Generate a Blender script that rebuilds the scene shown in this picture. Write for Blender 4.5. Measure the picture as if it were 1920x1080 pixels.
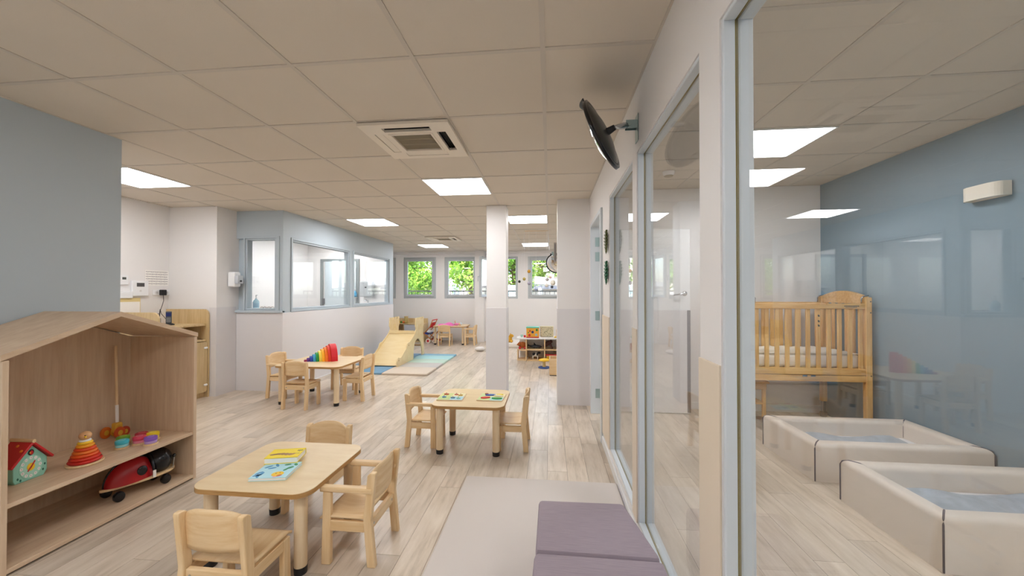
import bpy, bmesh, math, random
from mathutils import Vector, Matrix
from mathutils.geometry import tessellate_polygon

for _o in list(bpy.data.objects):
    bpy.data.objects.remove(_o)
SC = bpy.context.scene
COL = SC.collection
R = math.radians
random.seed(7)

# ---------------------------------------------------------------- camera
CAM_H, CEIL = 1.32, 2.40
F_PX, YAW, PITCH = 699.2, 0.1012, 0.010          # focal length in pixels of the 1920 wide frame
cd = bpy.data.cameras.new('camera')
cd.sensor_width = 36.0
cd.lens = F_PX / 1920.0 * 36.0
cd.clip_start = 0.02
cd.clip_end = 300
cam = bpy.data.objects.new('camera', cd)
COL.objects.link(cam)
cam.location = (0, 0, CAM_H)
cam.rotation_euler = (math.pi / 2 + PITCH, 0, YAW)
SC.camera = cam

# ---------------------------------------------------------------- world, sun, exposure
PANEL = 10.0        # emission of the ceiling LED panels
w = bpy.data.worlds.new('world')
SC.world = w
w.use_nodes = True
nt = w.node_tree
nt.nodes.clear()
sky = nt.nodes.new('ShaderNodeTexSky')
sky.sky_type = 'NISHITA'
sky.sun_disc = False
sky.sun_elevation = R(48)
sky.sun_rotation = R(200)
sky.air_density = 1.0
sky.dust_density = 2.0
bgn = nt.nodes.new('ShaderNodeBackground')
bgn.inputs['Strength'].default_value = 0.62
wout = nt.nodes.new('ShaderNodeOutputWorld')
nt.links.new(sky.outputs[0], bgn.inputs['Color'])
nt.links.new(bgn.outputs[0], wout.inputs['Surface'])

sd = bpy.data.lights.new('sun', 'SUN')
sd.energy = 5.0
sd.angle = R(0.6)
sd.color = (1.0, 0.95, 0.86)
sun = bpy.data.objects.new('sun', sd)
COL.objects.link(sun)
sun.location = (0, -6, 12)
sun.rotation_euler = (R(42), 0, R(-18))     # from behind the building on to the trees outside the far windows

vs = SC.view_settings
vs.view_transform = 'Standard'
vs.look = 'None'
vs.exposure = 1.1
vs.gamma = 1.0
vs.use_curve_mapping = False
SC.cycles.use_denoising = True
SC.cycles.max_bounces = 12
SC.cycles.diffuse_bounces = 6
SC.cycles.glossy_bounces = 5
SC.cycles.transparent_max_bounces = 24
SC.cycles.sample_clamp_indirect = 8.0
SC.cycles.caustics_reflective = False

# ---------------------------------------------------------------- materials
def lin(c):
    if isinstance(c, str):
        c = [int(c[i:i + 2], 16) / 255 for i in (0, 2, 4)]
    return tuple((x / 12.92 if x <= 0.04045 else ((x + 0.055) / 1.055) ** 2.4) for x in c) + (1.0,)

MATS = {}
def mat(name, col, rough=0.5, metal=0.0, bump=0.0, bscale=40.0, var=0.0, vscale=3.0, emit=0.0, spec=0.5):
    """plain procedural material: colour with slight noise variation and fine bump"""
    if name in MATS:
        return MATS[name]
    m = bpy.data.materials.new(name)
    m.use_nodes = True
    N, L = m.node_tree.nodes, m.node_tree.links
    b = N['Principled BSDF']
    c = lin(col)
    b.inputs['Base Color'].default_value = c
    b.inputs['Roughness'].default_value = rough
    b.inputs['Metallic'].default_value = metal
    b.inputs['Specular IOR Level'].default_value = spec
    if var > 0 or bump > 0:
        tc = N.new('ShaderNodeTexCoord')
    if var > 0:
        n = N.new('ShaderNodeTexNoise')
        n.inputs['Scale'].default_value = vscale
        n.inputs['Detail'].default_value = 4
        L.new(tc.outputs['Object'], n.inputs['Vector'])
        r = N.new('ShaderNodeValToRGB')
        r.color_ramp.elements[0].position = 0.3
        r.color_ramp.elements[1].position = 0.7
        r.color_ramp.elements[0].color = tuple(x * (1 - var) for x in c[:3]) + (1,)
        r.color_ramp.elements[1].color = tuple(min(1, x * (1 + var)) for x in c[:3]) + (1,)
        L.new(n.outputs['Fac'], r.inputs['Fac'])
        L.new(r.outputs['Color'], b.inputs['Base Color'])
    if bump > 0:
        n2 = N.new('ShaderNodeTexNoise')
        n2.inputs['Scale'].default_value = bscale
        n2.inputs['Detail'].default_value = 3
        L.new(tc.outputs['Object'], n2.inputs['Vector'])
        bp = N.new('ShaderNodeBump')
        bp.inputs['Strength'].default_value = bump
        bp.inputs['Distance'].default_value = 0.002
        L.new(n2.outputs['Fac'], bp.inputs['Height'])
        L.new(bp.outputs['Normal'], b.inputs['Normal'])
    if emit > 0:
        b.inputs['Emission Color'].default_value = c
        b.inputs['Emission Strength'].default_value = emit
    MATS[name] = m
    return m

def wood(name, c0, c1, rough=0.45, stretch=(14, 14, 1.2), scale=3.0):
    """grained wood, grain along object Z/Y according to stretch"""
    m = bpy.data.materials.new(name)
    m.use_nodes = True
    N, L = m.node_tree.nodes, m.node_tree.links
    b = N['Principled BSDF']
    tc = N.new('ShaderNodeTexCoord')
    oi = N.new('ShaderNodeObjectInfo')
    ad = N.new('ShaderNodeVectorMath'); ad.operation = 'ADD'
    ml = N.new('ShaderNodeVectorMath'); ml.operation = 'SCALE'
    cb = N.new('ShaderNodeCombineXYZ')
    for i in range(3):
        L.new(oi.outputs['Random'], cb.inputs[i])
    L.new(cb.outputs[0], ml.inputs[0]); ml.inputs['Scale'].default_value = 9.0
    L.new(tc.outputs['Object'], ad.inputs[0]); L.new(ml.outputs[0], ad.inputs[1])
    mp = N.new('ShaderNodeMapping'); mp.inputs['Scale'].default_value = stretch
    L.new(ad.outputs[0], mp.inputs['Vector'])
    n = N.new('ShaderNodeTexNoise'); n.inputs['Scale'].default_value = scale; n.inputs['Detail'].default_value = 6
    n.inputs['Roughness'].default_value = 0.6
    L.new(mp.outputs[0], n.inputs['Vector'])
    r = N.new('ShaderNodeValToRGB')
    r.color_ramp.elements[0].position = 0.32; r.color_ramp.elements[1].position = 0.68
    r.color_ramp.elements[0].color = lin(c0); r.color_ramp.elements[1].color = lin(c1)
    L.new(n.outputs['Fac'], r.inputs['Fac'])
    L.new(r.outputs['Color'], b.inputs['Base Color'])
    b.inputs['Roughness'].default_value = rough
    bp = N.new('ShaderNodeBump'); bp.inputs['Strength'].default_value = 0.05; bp.inputs['Distance'].default_value = 0.001
    L.new(n.outputs['Fac'], bp.inputs['Height']); L.new(bp.outputs['Normal'], b.inputs['Normal'])
    MATS[name] = m
    return m

def plank_mat(name, source):
    m = bpy.data.materials.new(name)
    m.use_nodes = True
    N, L = m.node_tree.nodes, m.node_tree.links
    b = N['Principled BSDF']
    if source == 'object':
        rn = N.new('ShaderNodeObjectInfo').outputs['Random']
    else:
        rn = N.new('ShaderNodeNewGeometry').outputs['Random Per Island']
    ge = N.new('ShaderNodeNewGeometry')
    cb = N.new('ShaderNodeCombineXYZ')
    L.new(rn, cb.inputs[0]); L.new(rn, cb.inputs[1])
    sc_ = N.new('ShaderNodeVectorMath'); sc_.operation = 'SCALE'; sc_.inputs['Scale'].default_value = 37.0
    L.new(cb.outputs[0], sc_.inputs[0])
    ad = N.new('ShaderNodeVectorMath'); ad.operation = 'ADD'
    L.new(ge.outputs['Position'], ad.inputs[0]); L.new(sc_.outputs[0], ad.inputs[1])
    mp = N.new('ShaderNodeMapping'); mp.inputs['Scale'].default_value = (9.0, 1.1, 1)
    L.new(ad.outputs[0], mp.inputs['Vector'])
    n = N.new('ShaderNodeTexNoise'); n.inputs['Scale'].default_value = 3.0; n.inputs['Detail'].default_value = 8; n.inputs['Roughness'].default_value = 0.65
    L.new(mp.outputs[0], n.inputs['Vector'])
    mp2 = N.new('ShaderNodeMapping'); mp2.inputs['Scale'].default_value = (3.0, 1.0, 1)
    L.new(ad.outputs[0], mp2.inputs['Vector'])
    n2 = N.new('ShaderNodeTexNoise'); n2.inputs['Scale'].default_value = 2.2; n2.inputs['Detail'].default_value = 3
    L.new(mp2.outputs[0], n2.inputs['Vector'])
    r = N.new('ShaderNodeValToRGB')
    e = r.color_ramp.elements
    e[0].position = 0.30; e[0].color = lin('a39480')
    e[1].position = 0.72; e[1].color = lin('ddd2c4')
    k = e.new(0.48); k.color = lin('c8baa9')
    mx = N.new('ShaderNodeMath'); mx.operation = 'ADD'
    h1 = N.new('ShaderNodeMath'); h1.operation = 'MULTIPLY'; h1.inputs[1].default_value = 0.6
    h2 = N.new('ShaderNodeMath'); h2.operation = 'MULTIPLY'; h2.inputs[1].default_value = 0.4
    L.new(n.outputs['Fac'], h1.inputs[0]); L.new(n2.outputs['Fac'], h2.inputs[0])
    L.new(h1.outputs[0], mx.inputs[0]); L.new(h2.outputs[0], mx.inputs[1])
    L.new(mx.outputs[0], r.inputs['Fac'])
    tone = N.new('ShaderNodeMapRange'); tone.inputs['To Min'].default_value = 0.86; tone.inputs['To Max'].default_value = 1.12
    L.new(rn, tone.inputs['Value'])
    hs = N.new('ShaderNodeHueSaturation')
    L.new(tone.outputs[0], hs.inputs['Value']); L.new(r.outputs['Color'], hs.inputs['Color'])
    L.new(hs.outputs['Color'], b.inputs['Base Color'])
    b.inputs['Roughness'].default_value = 0.30
    bp = N.new('ShaderNodeBump'); bp.inputs['Strength'].default_value = 0.06; bp.inputs['Distance'].default_value = 0.001
    L.new(n.outputs['Fac'], bp.inputs['Height']); L.new(bp.outputs['Normal'], b.inputs['Normal'])
    MATS[name] = m
    return m

def glass_mat(name, tint=(0.99, 0.997, 0.994), r0=0.05, rough=0.0):
    """thin pane: see-through with a Fresnel (Schlick) mirror reflection"""
    m = bpy.data.materials.new(name)
    m.use_nodes = True
    N, L = m.node_tree.nodes, m.node_tree.links
    N.clear()
    lw = N.new('ShaderNodeLayerWeight'); lw.inputs['Blend'].default_value = 0.5
    pw = N.new('ShaderNodeMath'); pw.operation = 'POWER'; pw.inputs[1].default_value = 5.0
    L.new(lw.outputs['Facing'], pw.inputs[0])
    ma = N.new('ShaderNodeMath'); ma.operation = 'MULTIPLY_ADD'; ma.inputs[1].default_value = 1 - r0; ma.inputs[2].default_value = r0
    L.new(pw.outputs[0], ma.inputs[0])
    tr = N.new('ShaderNodeBsdfTransparent'); tr.inputs['Color'].default_value = tint + (1,)
    gl = N.new('ShaderNodeBsdfGlossy'); gl.inputs['Roughness'].default_value = rough
    mx = N.new('ShaderNodeMixShader')
    L.new(ma.outputs[0], mx.inputs[0]); L.new(tr.outputs[0], mx.inputs[1]); L.new(gl.outputs[0], mx.inputs[2])
    o = N.new('ShaderNodeOutputMaterial')
    L.new(mx.outputs[0], o.inputs['Surface'])
    MATS[name] = m
    return m

def leaf_mat(name, c0, c1):
    m = bpy.data.materials.new(name)
    m.use_nodes = True
    N, L = m.node_tree.nodes, m.node_tree.links
    N.clear()
    g = N.new('ShaderNodeNewGeometry')
    r = N.new('ShaderNodeValToRGB')
    r.color_ramp.elements[0].color = lin(c0); r.color_ramp.elements[1].color = lin(c1)
    L.new(g.outputs['Random Per Island'], r.inputs['Fac'])
    d = N.new('ShaderNodeBsdfDiffuse'); t = N.new('ShaderNodeBsdfTranslucent')
    L.new(r.outputs['Color'], d.inputs['Color']); L.new(r.outputs['Color'], t.inputs['Color'])
    mx = N.new('ShaderNodeMixShader'); mx.inputs[0].default_value = 0.45
    L.new(d.outputs[0], mx.inputs[1]); L.new(t.outputs[0], mx.inputs[2])
    o = N.new('ShaderNodeOutputMaterial'); L.new(mx.outputs[0], o.inputs['Surface'])
    MATS[name] = m
    return m

WHITE = mat('wall_paint_white', 'e8e6e5', 0.6, bump=0.08, bscale=90)
PROT = mat('wall_protection_sheet', 'dcdadc', 0.42, bump=0.05, bscale=160)
BLUE = mat('wall_paint_blue', 'b6c2cb', 0.6, bump=0.08, bscale=90)
BLUED = mat('wall_paint_slate_blue', '8499a6', 0.6, bump=0.08, bscale=90)
FRAME = mat('frame_paint', 'd5dce2', 0.4)
CREAM = mat('bead_paint_cream', 'e4dcd0', 0.45)
GASKET = mat('glazing_gasket', '8c7b3c', 0.5)
TILE = mat('ceiling_tile', 'd6cdc0', 0.85, bump=0.15, bscale=220, var=0.02, vscale=1.5)
TBAR = mat('ceiling_tbar', 'cbc3b8', 0.5)
PLENUM = mat('plenum', '8a8178', 0.9)
PANELM = mat('led_diffuser', 'f9f8f9', 0.5, emit=PANEL)
ALU = mat('aluminium_grey', 'b3b8bb', 0.42)
WINFR = mat('window_frame_grey', 'b9bfc2', 0.45)
BEECH = wood('beech', 'dbb988', 'e9cfa6', 0.42)
BEECHX = wood('beech_cross', 'dbb988', 'e9cfa6', 0.42, (1.2, 14, 14))
BEECHY = wood('beech_deep', 'dbb988', 'e9cfa6', 0.42, (14, 1.2, 14))
LAMI = wood('table_laminate', 'dcc296', 'e6d0a8', 0.35, (2, 8, 8), 2.5)
PLYE = wood('plywood_edge', '9a713c', 'c49a62', 0.5, (2, 2, 90), 6)
LEGW = wood('table_leg_wood', 'd9bf98', 'e6d2b2', 0.4)
OAK = wood('pale_oak_board', 'c9ad90', 'd9c2a6', 0.45, (12, 12, 0.9), 3)
OAKY = wood('pale_oak_board_flat', 'c9ad90', 'd9c2a6', 0.45, (12, 0.9, 12), 3)
OAKC = wood('cabinet_oak', 'c4a878', 'd8c094', 0.45, (12, 12, 0.9), 3)
CRIBW = wood('crib_pine', 'd09a52', 'e6bd7c', 0.4)
CRIBX = wood('crib_pine_cross', 'd09a52', 'e6bd7c', 0.4, (1.2, 14, 14))
SLIDEW = wood('slide_birch', 'e2c994', 'e9d5a8', 0.4, (1.5, 5, 5), 2)
FLOORM = plank_mat('floor_plank', 'object')
FLOORF = plank_mat('floor_plank_far', 'island')
GLASS = glass_mat('pane_glass', r0=0.07)
BLACK = mat('black_rubber', '17171a', 0.5)
BLACKG = mat('black_gloss', '0e0f14', 0.18)
CHROME = mat('chrome', 'c8ccd0', 0.18, metal=1.0)
ZINC = mat('zinc_steel', 'a9c0c2', 0.3, metal=0.9)
DKMET = mat('dark_metal', '3d403f', 0.35, metal=0.6)
RED = mat('toy_red', 'c8242a', 0.38)
WPLAS = mat('white_plastic', 'eceef0', 0.35)
PAPER = mat('paper_white', 'f2f0ec', 0.7)
INK = mat('ink_dark', '4a4a52', 0.7)

def col(name, c, rough=0.45):
    return mat('toy_' + name, c, rough)

# ---------------------------------------------------------------- mesh helpers
class MB:
    def __init__(self):
        self.bm = bmesh.new()
    def _merge(self, t, M=None):
        if M is not None:
            bmesh.ops.transform(t, matrix=M, verts=t.verts)
        me = bpy.data.meshes.new('tmp')
        t.to_mesh(me); t.free()
        self.bm.from_mesh(me)
        bpy.data.meshes.remove(me)
        return self
    def box(self, x0, x1, y0, y1, z0, z1, bev=0.0, seg=2, M=None):
        t = bmesh.new()
        bmesh.ops.create_cube(t, size=1.0)
        for v in t.verts:
            v.co = Vector(((x0 + x1) / 2 + v.co.x * (x1 - x0), (y0 + y1) / 2 + v.co.y * (y1 - y0), (z0 + z1) / 2 + v.co.z * (z1 - z0)))
        if bev > 0:
            bmesh.ops.bevel(t, geom=list(t.edges), offset=min(bev, 0.48 * min(abs(x1 - x0), abs(y1 - y0), abs(z1 - z0))), segments=seg, affect='EDGES', profile=0.5)
        return self._merge(t, M)
    def cyl(self, p0, p1, r0, r1=None, seg=16, bev=0.0):
        p0, p1 = Vector(p0), Vector(p1)
        if r1 is None: r1 = r0
        t = bmesh.new()
        L = (p1 - p0).length
        bmesh.ops.create_cone(t, cap_ends=True, segments=seg, radius1=r0, radius2=r1, depth=L)
        if bev > 0:
            ed = [e for e in t.edges if abs(e.verts[0].co.z - e.verts[1].co.z) < 1e-6]
            bmesh.ops.bevel(t, geom=ed, offset=bev, segments=2, affect='EDGES', profile=0.5)
        q = (p1 - p0).to_track_quat('Z', 'Y').to_matrix().to_4x4()
        return self._merge(t, Matrix.Translation((p0 + p1) / 2) @ q)
    def tube(self, pts, r, seg=8):
        pts = [Vector(p) for p in pts]
        t = bmesh.new()
        rings = []
        up = Vector((0.13, 0.21, 1)).normalized()
        for i, p in enumerate(pts):
            d = (pts[min(i + 1, len(pts) - 1)] - pts[max(i - 1, 0)]).normalized()
            a = d.cross(up)
            if a.length < 1e-3: a = d.cross(Vector((1, 0, 0)))
            a.normalize(); b = a.cross(d).normalized()
            rr = r[i] if isinstance(r, (list, tuple)) else r
            rings.append([t.verts.new(p + (a * math.cos(2 * math.pi * k / seg) + b * math.sin(2 * math.pi * k / seg)) * rr) for k in range(seg)])
        for i in range(len(rings) - 1):
            for k in range(seg):
                t.faces.new((rings[i][k], rings[i][(k + 1) % seg], rings[i + 1][(k + 1) % seg], rings[i + 1][k]))
        t.faces.new(rings[0][::-1]); t.faces.new(rings[-1])
        bmesh.ops.recalc_face_normals(t, faces=t.faces)
        return self._merge(t)
    def lathe(self, prof, seg=24, M=None):
        t = bmesh.new()
        rings = []
        for r, z in prof:
            if r < 1e-6:
                rings.append([t.verts.new((0, 0, z))])
            else:
                rings.append([t.verts.new((r * math.cos(2 * math.pi * k / seg), r * math.sin(2 * math.pi * k / seg), z)) for k in range(seg)])
        for a, b in zip(rings[:-1], rings[1:]):
            for k in range(seg):
                k2 = (k + 1) % seg
                if len(a) == 1 and len(b) == 1: continue
                if len(a) == 1: t.faces.new((a[0], b[k], b[k2]))
                elif len(b) == 1: t.faces.new((a[k], a[k2], b[0]))
                else: t.faces.new((a[k], a[k2], b[k2], b[k]))
        if len(rings[0]) > 1: t.faces.new(rings[0][::-1])
        if len(rings[-1]) > 1: t.faces.new(rings[-1])
        bmesh.ops.recalc_face_normals(t, faces=t.faces)
        return self._merge(t, M)
    def ball(self, c, r, s=(1, 1, 1), seg=20, M=None):
        t = bmesh.new()
        bmesh.ops.create_uvsphere(t, u_segments=seg, v_segments=max(8, seg // 2), radius=r)
        for v in t.verts:
            v.co = Vector((v.co.x * s[0], v.co.y * s[1], v.co.z * s[2]))
        if M is None: M = Matrix.Identity(4)
        return self._merge(t, Matrix.Translation(c) @ M)
    def prism(self, poly, a, b, axis='z', holes=(), bev=0.0, M=None):
        """polygon extruded from a to b along axis; poly coordinates: z->(x,y) x->(y,z) y->(x,z)"""
        t = bmesh.new()
        def P(u, v, w):
            return {'z': (u, v, w), 'x': (w, u, v), 'y': (u, w, v)}[axis]
        loops = [list(poly)] + [list(h) for h in holes]
        flat = [p for l in loops for p in l]
        va = [t.verts.new(P(p[0], p[1], a)) for p in flat]
        vb = [t.verts.new(P(p[0], p[1], b)) for p in flat]
        if holes:
            tri = tessellate_polygon([[Vector((p[0], p[1], 0)) for p in l] for l in loops])
            for i, j, k in tri:
                t.faces.new((va[i], va[j], va[k])); t.faces.new((vb[k], vb[j], vb[i]))
        else:
            t.faces.new(va); t.faces.new(vb[::-1])
        o = 0
        for l in loops:
            n = len(l)
            for i in range(n):
                j = (i + 1) % n
                t.faces.new((va[o + i], va[o + j], vb[o + j], vb[o + i]))
            o += n
        bmesh.ops.recalc_face_normals(t, faces=t.faces)
        if bev > 0 and not holes:
            bmesh.ops.bevel(t, geom=list(t.edges), offset=bev, segments=2, affect='EDGES', profile=0.5, clamp_overlap=True)
        return self._merge(t, M)
    def grid(self, fn, nu, nv):
        t = bmesh.new()
        vv = [[t.verts.new(fn(i / nu, j / nv)) for j in range(nv + 1)] for i in range(nu + 1)]
        for i in range(nu):
            for j in range(nv):
                t.faces.new((vv[i][j], vv[i + 1][j], vv[i + 1][j + 1], vv[i][j + 1]))
        return self._merge(t)
    def build(self, name, m, parent=None, smooth=False, kind=None):
        me = bpy.data.meshes.new(name)
        self.bm.to_mesh(me); self.bm.free()
        if smooth:
            for p in me.polygons: p.use_smooth = True
        me.materials.append(m)
        o = bpy.data.objects.new(name, me)
        COL.objects.link(o)
        if parent is not None: o.parent = parent
        if smooth == 'auto':
            me.set_sharp_from_angle(angle=R(38))
        if kind: o['kind'] = kind
        return o

def tag(o, label, cat, group=None):
    o['label'] = label; o['category'] = cat
    if group: o['group'] = group
    return o
def thing(name, label, cat, loc=(0, 0, 0), rz=0.0, group=None):
    o = bpy.data.objects.new(name, None)
    o.empty_display_size = 0.05
    COL.objects.link(o)
    o.location = loc
    o.rotation_euler = (0, 0, rz)
    return tag(o, label, cat, group)
def struct(o):
    o['kind'] = 'structure'
    return o
def dup(root, loc, rz, label, group=None):
    r = root.copy(); COL.objects.link(r)
    r.location = loc; r.rotation_euler = (0, 0, rz); r['label'] = label
    if group: r['group'] = group
    for ch in list(root.children):
        c = ch.copy(); COL.objects.link(c); c.parent = r
        for g in list(ch.children):
            d = g.copy(); COL.objects.link(d); d.parent = c
    return r
def rrect(x0, x1, y0, y1, r, n=6):
    pts = []
    for cx, cy, a0 in ((x1 - r, y1 - r, 0), (x0 + r, y1 - r, 90), (x0 + r, y0 + r, 180), (x1 - r, y0 + r, 270)):
        for k in range(n + 1):
            a = R(a0 + 90 * k / n)
            pts.append((cx + r * math.cos(a), cy + r * math.sin(a)))
    return pts
def ell(cx, cy, rx, ry, n=20, rot=0.0):
    c, s = math.cos(rot), math.sin(rot)
    return [(cx + rx * math.cos(t) * c - ry * math.sin(t) * s, cy + rx * math.cos(t) * s + ry * math.sin(t) * c) for t in (2 * math.pi * k / n for k in range(n))]
def project(x, y, z):
    c, s = math.cos(YAW), math.sin(YAW)
    dx = x * c + y * s; dy = -x * s + y * c
    if dy < 0.05: return None
    return 960 + F_PX * dx / dy, 540 + F_PX * PITCH - F_PX * (z - CAM_H) / dy
# ================================================================ SETTING
XP = 0.46          # main room side of the glazed partition
XG = 0.50          # its glass
XQ = 0.545         # dormitory side
YD = 4.40          # dormitory back wall / pillar face
YF = 9.90          # far wall
WP = 1.12          # height of the wall protection sheet

# ---- floor: slab + planks
fl = struct(MB().box(-5.7, 3.2, -1.6, 10.3, -0.14, -0.004).build('floor', mat('floor_joint', '5d5348', 0.8)))
PW, PL = 0.145, 0.96
planks = []
ix = 0
x = -4.95
while x < 2.98:
    off = [0.0, 0.37, 0.71, 0.18, 0.55, 0.86][ix % 6] * PL
    y = -1.5 - off
    while y < YF:
        y0, y1 = max(y, -1.45), min(y + PL, YF)
        if y1 - y0 > 0.04:
            planks.append((x, x + PW, y0, y1))
        y += PL
    x += PW; ix += 1
def in_rooms(cx, cy):
    if -3.03 < cx < XP and cy < 4.7: return True
    if XQ < cx < 2.95 and cy < YD: return True
    if -4.3 < cx < -3.03 and 2.35 < cy < 4.6: return True
    if -3.53 < cx < 0.3 and cy >= 4.6: return True
    return False
scored = []
for i, (x0, x1, y0, y1) in enumerate(planks):
    a = 0.0
    if in_rooms((x0 + x1) / 2, (y0 + y1) / 2):
        q = [project(px, max(py, 0.4), 0) for px, py in ((x0, y0), (x1, y0), (x1, y1), (x0, y1))]
        if all(q):
            ins = sum(1 for u, v in q if -150 < u < 2050 and 500 < v < 1250)
            cx = sum(u for u, v in q) / 4; cy = sum(v for u, v in q) / 4
            if ins >= 2 and -40 < cx < 1960 and cy < 1150:
                a = abs(sum(q[k][0] * q[(k + 1) % 4][1] - q[(k + 1) % 4][0] * q[k][1] for k in range(4))) / 2
    scored.append((a, i))
scored.sort(reverse=True)
single = set(i for a, i in scored[:300] if a > 0)
share = {}
rest = MB()
G = 0.0009
def plank_mesh(w_, l_):
    k = (round(w_, 3), round(l_, 3))
    if k not in share:
        b = MB().box(G, w_ - G, G, l_ - G, -0.004, 0.0)
        me = bpy.data.meshes.new('floor_plank'); b.bm.to_mesh(me); b.bm.free(); me.materials.append(FLOORM)
        share[k] = me
    return share[k]
for i, (x0, x1, y0, y1) in enumerate(planks):
    if i in single:
        o = bpy.data.objects.new('floor_plank', plank_mesh(x1 - x0, y1 - y0))
        COL.objects.link(o); o.location = (x0, y0, 0); o.parent = fl
    else:
        t = rest.bm
        vs_ = [t.verts.new(p) for p in ((x0 + G, y0 + G, 0), (x1 - G, y0 + G, 0), (x1 - G, y1 - G, 0), (x0 + G, y1 - G, 0))]
        t.faces.new(vs_)
rest.build('remaining_planks', FLOORF, fl, kind='stuff')

# ---- ceilings
def ceiling(name, x0, x1, y0, y1, z, gx, gy, special):
    """suspended ceiling: slab, T-bar grid, one tile object per cell"""
    slab = struct(MB().box(x0, x1, y0, y1, z + 0.03, z + 0.18).build(name, PLENUM))
    xs = [x0] + [gx + 0.6 * k for k in range(-12, 12) if x0 + 0.03 < gx + 0.6 * k < x1 - 0.03] + [x1]
    ys = [y0] + [gy + 0.6 * k for k in range(-12, 20) if y0 + 0.03 < gy + 0.6 * k < y1 - 0.03] + [y1]
    bars = MB()
    for xx in xs: bars.box(xx - 0.011, xx + 0.011, y0, y1, z, z + 0.03)
    for yy in ys: bars.box(x0, x1, yy - 0.011, yy + 0.011, z + 0.0004, z + 0.03)
    bars.build('ceiling_grid', TBAR, slab)
    sh = {}
    for a, b in zip(xs[:-1], xs[1:]):
        for c, d in zip(ys[:-1], ys[1:]):
            key = (round((a + b) / 2, 2), round((c + d) / 2, 2))
            if any(abs(key[0] - s[0]) < 0.1 and abs(key[1] - s[1]) < 0.1 for s in special): continue
            k = (round(b - a, 3), round(d - c, 3))
            if k not in sh:
                m_ = MB().box(-k[0] / 2 + 0.008, k[0] / 2 - 0.008, -k[1] / 2 + 0.008, k[1] / 2 - 0.008, 0.004, 0.02)
                me = bpy.data.meshes.new('ceiling_tile'); m_.bm.to_mesh(me); m_.bm.free(); me.materials.append(TILE)
                sh[k] = me
            o = bpy.data.objects.new('ceiling_tile', sh[k]); COL.objects.link(o)
            o.location = ((a + b) / 2, (c + d) / 2, z); o.parent = slab
    return slab
GX, GY = -0.031, 1.657
CX = lambda i: GX - 0.6 * i - 0.3          # cell centre, i-th column left of GX line
CY = lambda j: GY + 0.6 * j + 0.3
LIGHTS = [  # (cell x, cell y, label)
    (CX(1), CY(3), 'square LED ceiling panel nearest the ceiling air unit'),
    (CX(4), CY(6), 'square LED ceiling panel over the rainbow table, by the blue windowed wall'),
    (CX(0), CY(6), 'square LED ceiling panel just right of the white column'),
    (CX(4), CY(11), 'square LED ceiling panel near the far windows, left one'),
    (CX(0), CY(11), 'square LED ceiling panel near the far windows, right of the column'),
    (CX(6), CY(2), 'square LED ceiling panel in the alcove above the oak cabinet'),
    (CX(1), CY(-3), 'added square LED ceiling panel for extra light, out of view behind the table with books'),  # unseen lamp, put in to light the near end of the room
    (CX(3), CY(-4), 'added square LED ceiling panel for extra light, out of view above the playhouse shelf'),  # another unseen lamp, there only for the light it gives
    (CX(7), CY(7), 'square LED ceiling panel inside the blue room, nearer one'),
    (CX(7), CY(9), 'added square LED ceiling panel brightening the blue room, farther one'),  # second lamp added to lift the dark interior of the blue room
    (CX(-3), CY(9), 'added square LED ceiling panel for extra light, out of view behind the pillar'),  # unseen lamp added to light the far right area
]
ACS = [(CX(1), CY(1)), (CX(3), CY(9))]
spec = [(l[0], l[1]) for l in LIGHTS] + ACS
ZD = 2.487
DLIGHTS = [(1.73, 3.13, 'square LED ceiling panel in the dormitory behind the glass'),
           (1.73, 0.73, 'square LED ceiling panel in the dormitory, out of view above the near floor bed'),  # unseen lamp added to make the dormitory brighter
           (2.33, -0.47, 'square LED ceiling panel in the dormitory, out of view in its near corner')]  # further unseen lamp, added as fill for the dormitory
ceiling('ceiling', -5.0, XP, -1.5, YF, CEIL, GX, GY, spec)
ceiling('ceiling', XP, 3.1, YD + 0.1, YF, CEIL, GX, GY, spec)
ceiling('ceiling', XQ, 2.95, -1.5, YD, ZD, 1.43, 1.63, DLIGHTS)

def led(x, y, z, label, group):
    t = thing('ceiling_light', label, 'ceiling light', (x, y, z), 0, group)
    f = MB()
    for a in (-1, 1):
        f.box(a * 0.2905 - 0.0055, a * 0.2905 + 0.0055, -0.296, 0.296, -0.006, 0.02)
        f.box(-0.285, 0.285, a * 0.2905 - 0.0055, a * 0.2905 + 0.0055, -0.006, 0.02)
    f.build('frame', WPLAS, t)
    MB().box(-0.284, 0.284, -0.284, 0.284, -0.003, 0.015).build('diffuser', PANELM, t)
    return t
for x, y, l in DLIGHTS:
    led(x, y, ZD, l, 'LED panels in the dormitory ceiling')
for x, y, l in LIGHTS:
    led(x, y, CEIL, l, 'LED panels in the play room ceiling')

# ---- walls of the main room and alcove
def wall(name, boxes, m, parent=None):
    b = MB()
    for q in boxes: b.box(*q)
    o = b.build(name, m, parent)
    return struct(o) if parent is None else o
def sheet(parent, x0, x1, y0, y1, z0=0.0, z1=WP):
    MB().box(x0, x1, y0, y1, z0, z1).build('protection_sheet', PROT, parent)

wl = wall('wall_left', [(-3.13, -3.03, -1.5, 2.35, 0, CEIL + 0.03)], BLUE)
wall('wall_back', [(-5.0, 3.1, -1.6, -1.5, 0, 2.52)], WHITE)
wa = wall('wall_alcove_left', [(-4.97, -4.87, 1.9, 4.42, 0, CEIL + 0.03)], WHITE)
wall('wall_alcove_near', [(-4.97, -3.10, 1.8, 1.9, 0, CEIL + 0.03)], WHITE)
wb = wall('wall_alcove_back', [(-4.97, -4.2, 4.32, 4.5, 0, CEIL + 0.03), (-4.3, -4.2, 4.5, 4.75, 0, CEIL + 0.03)], WHITE)
sheet(wb, -4.29, -4.192, 4.312, 4.32)
sheet(wb, -4.2, -4.192, 4.32, 4.612)

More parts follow.
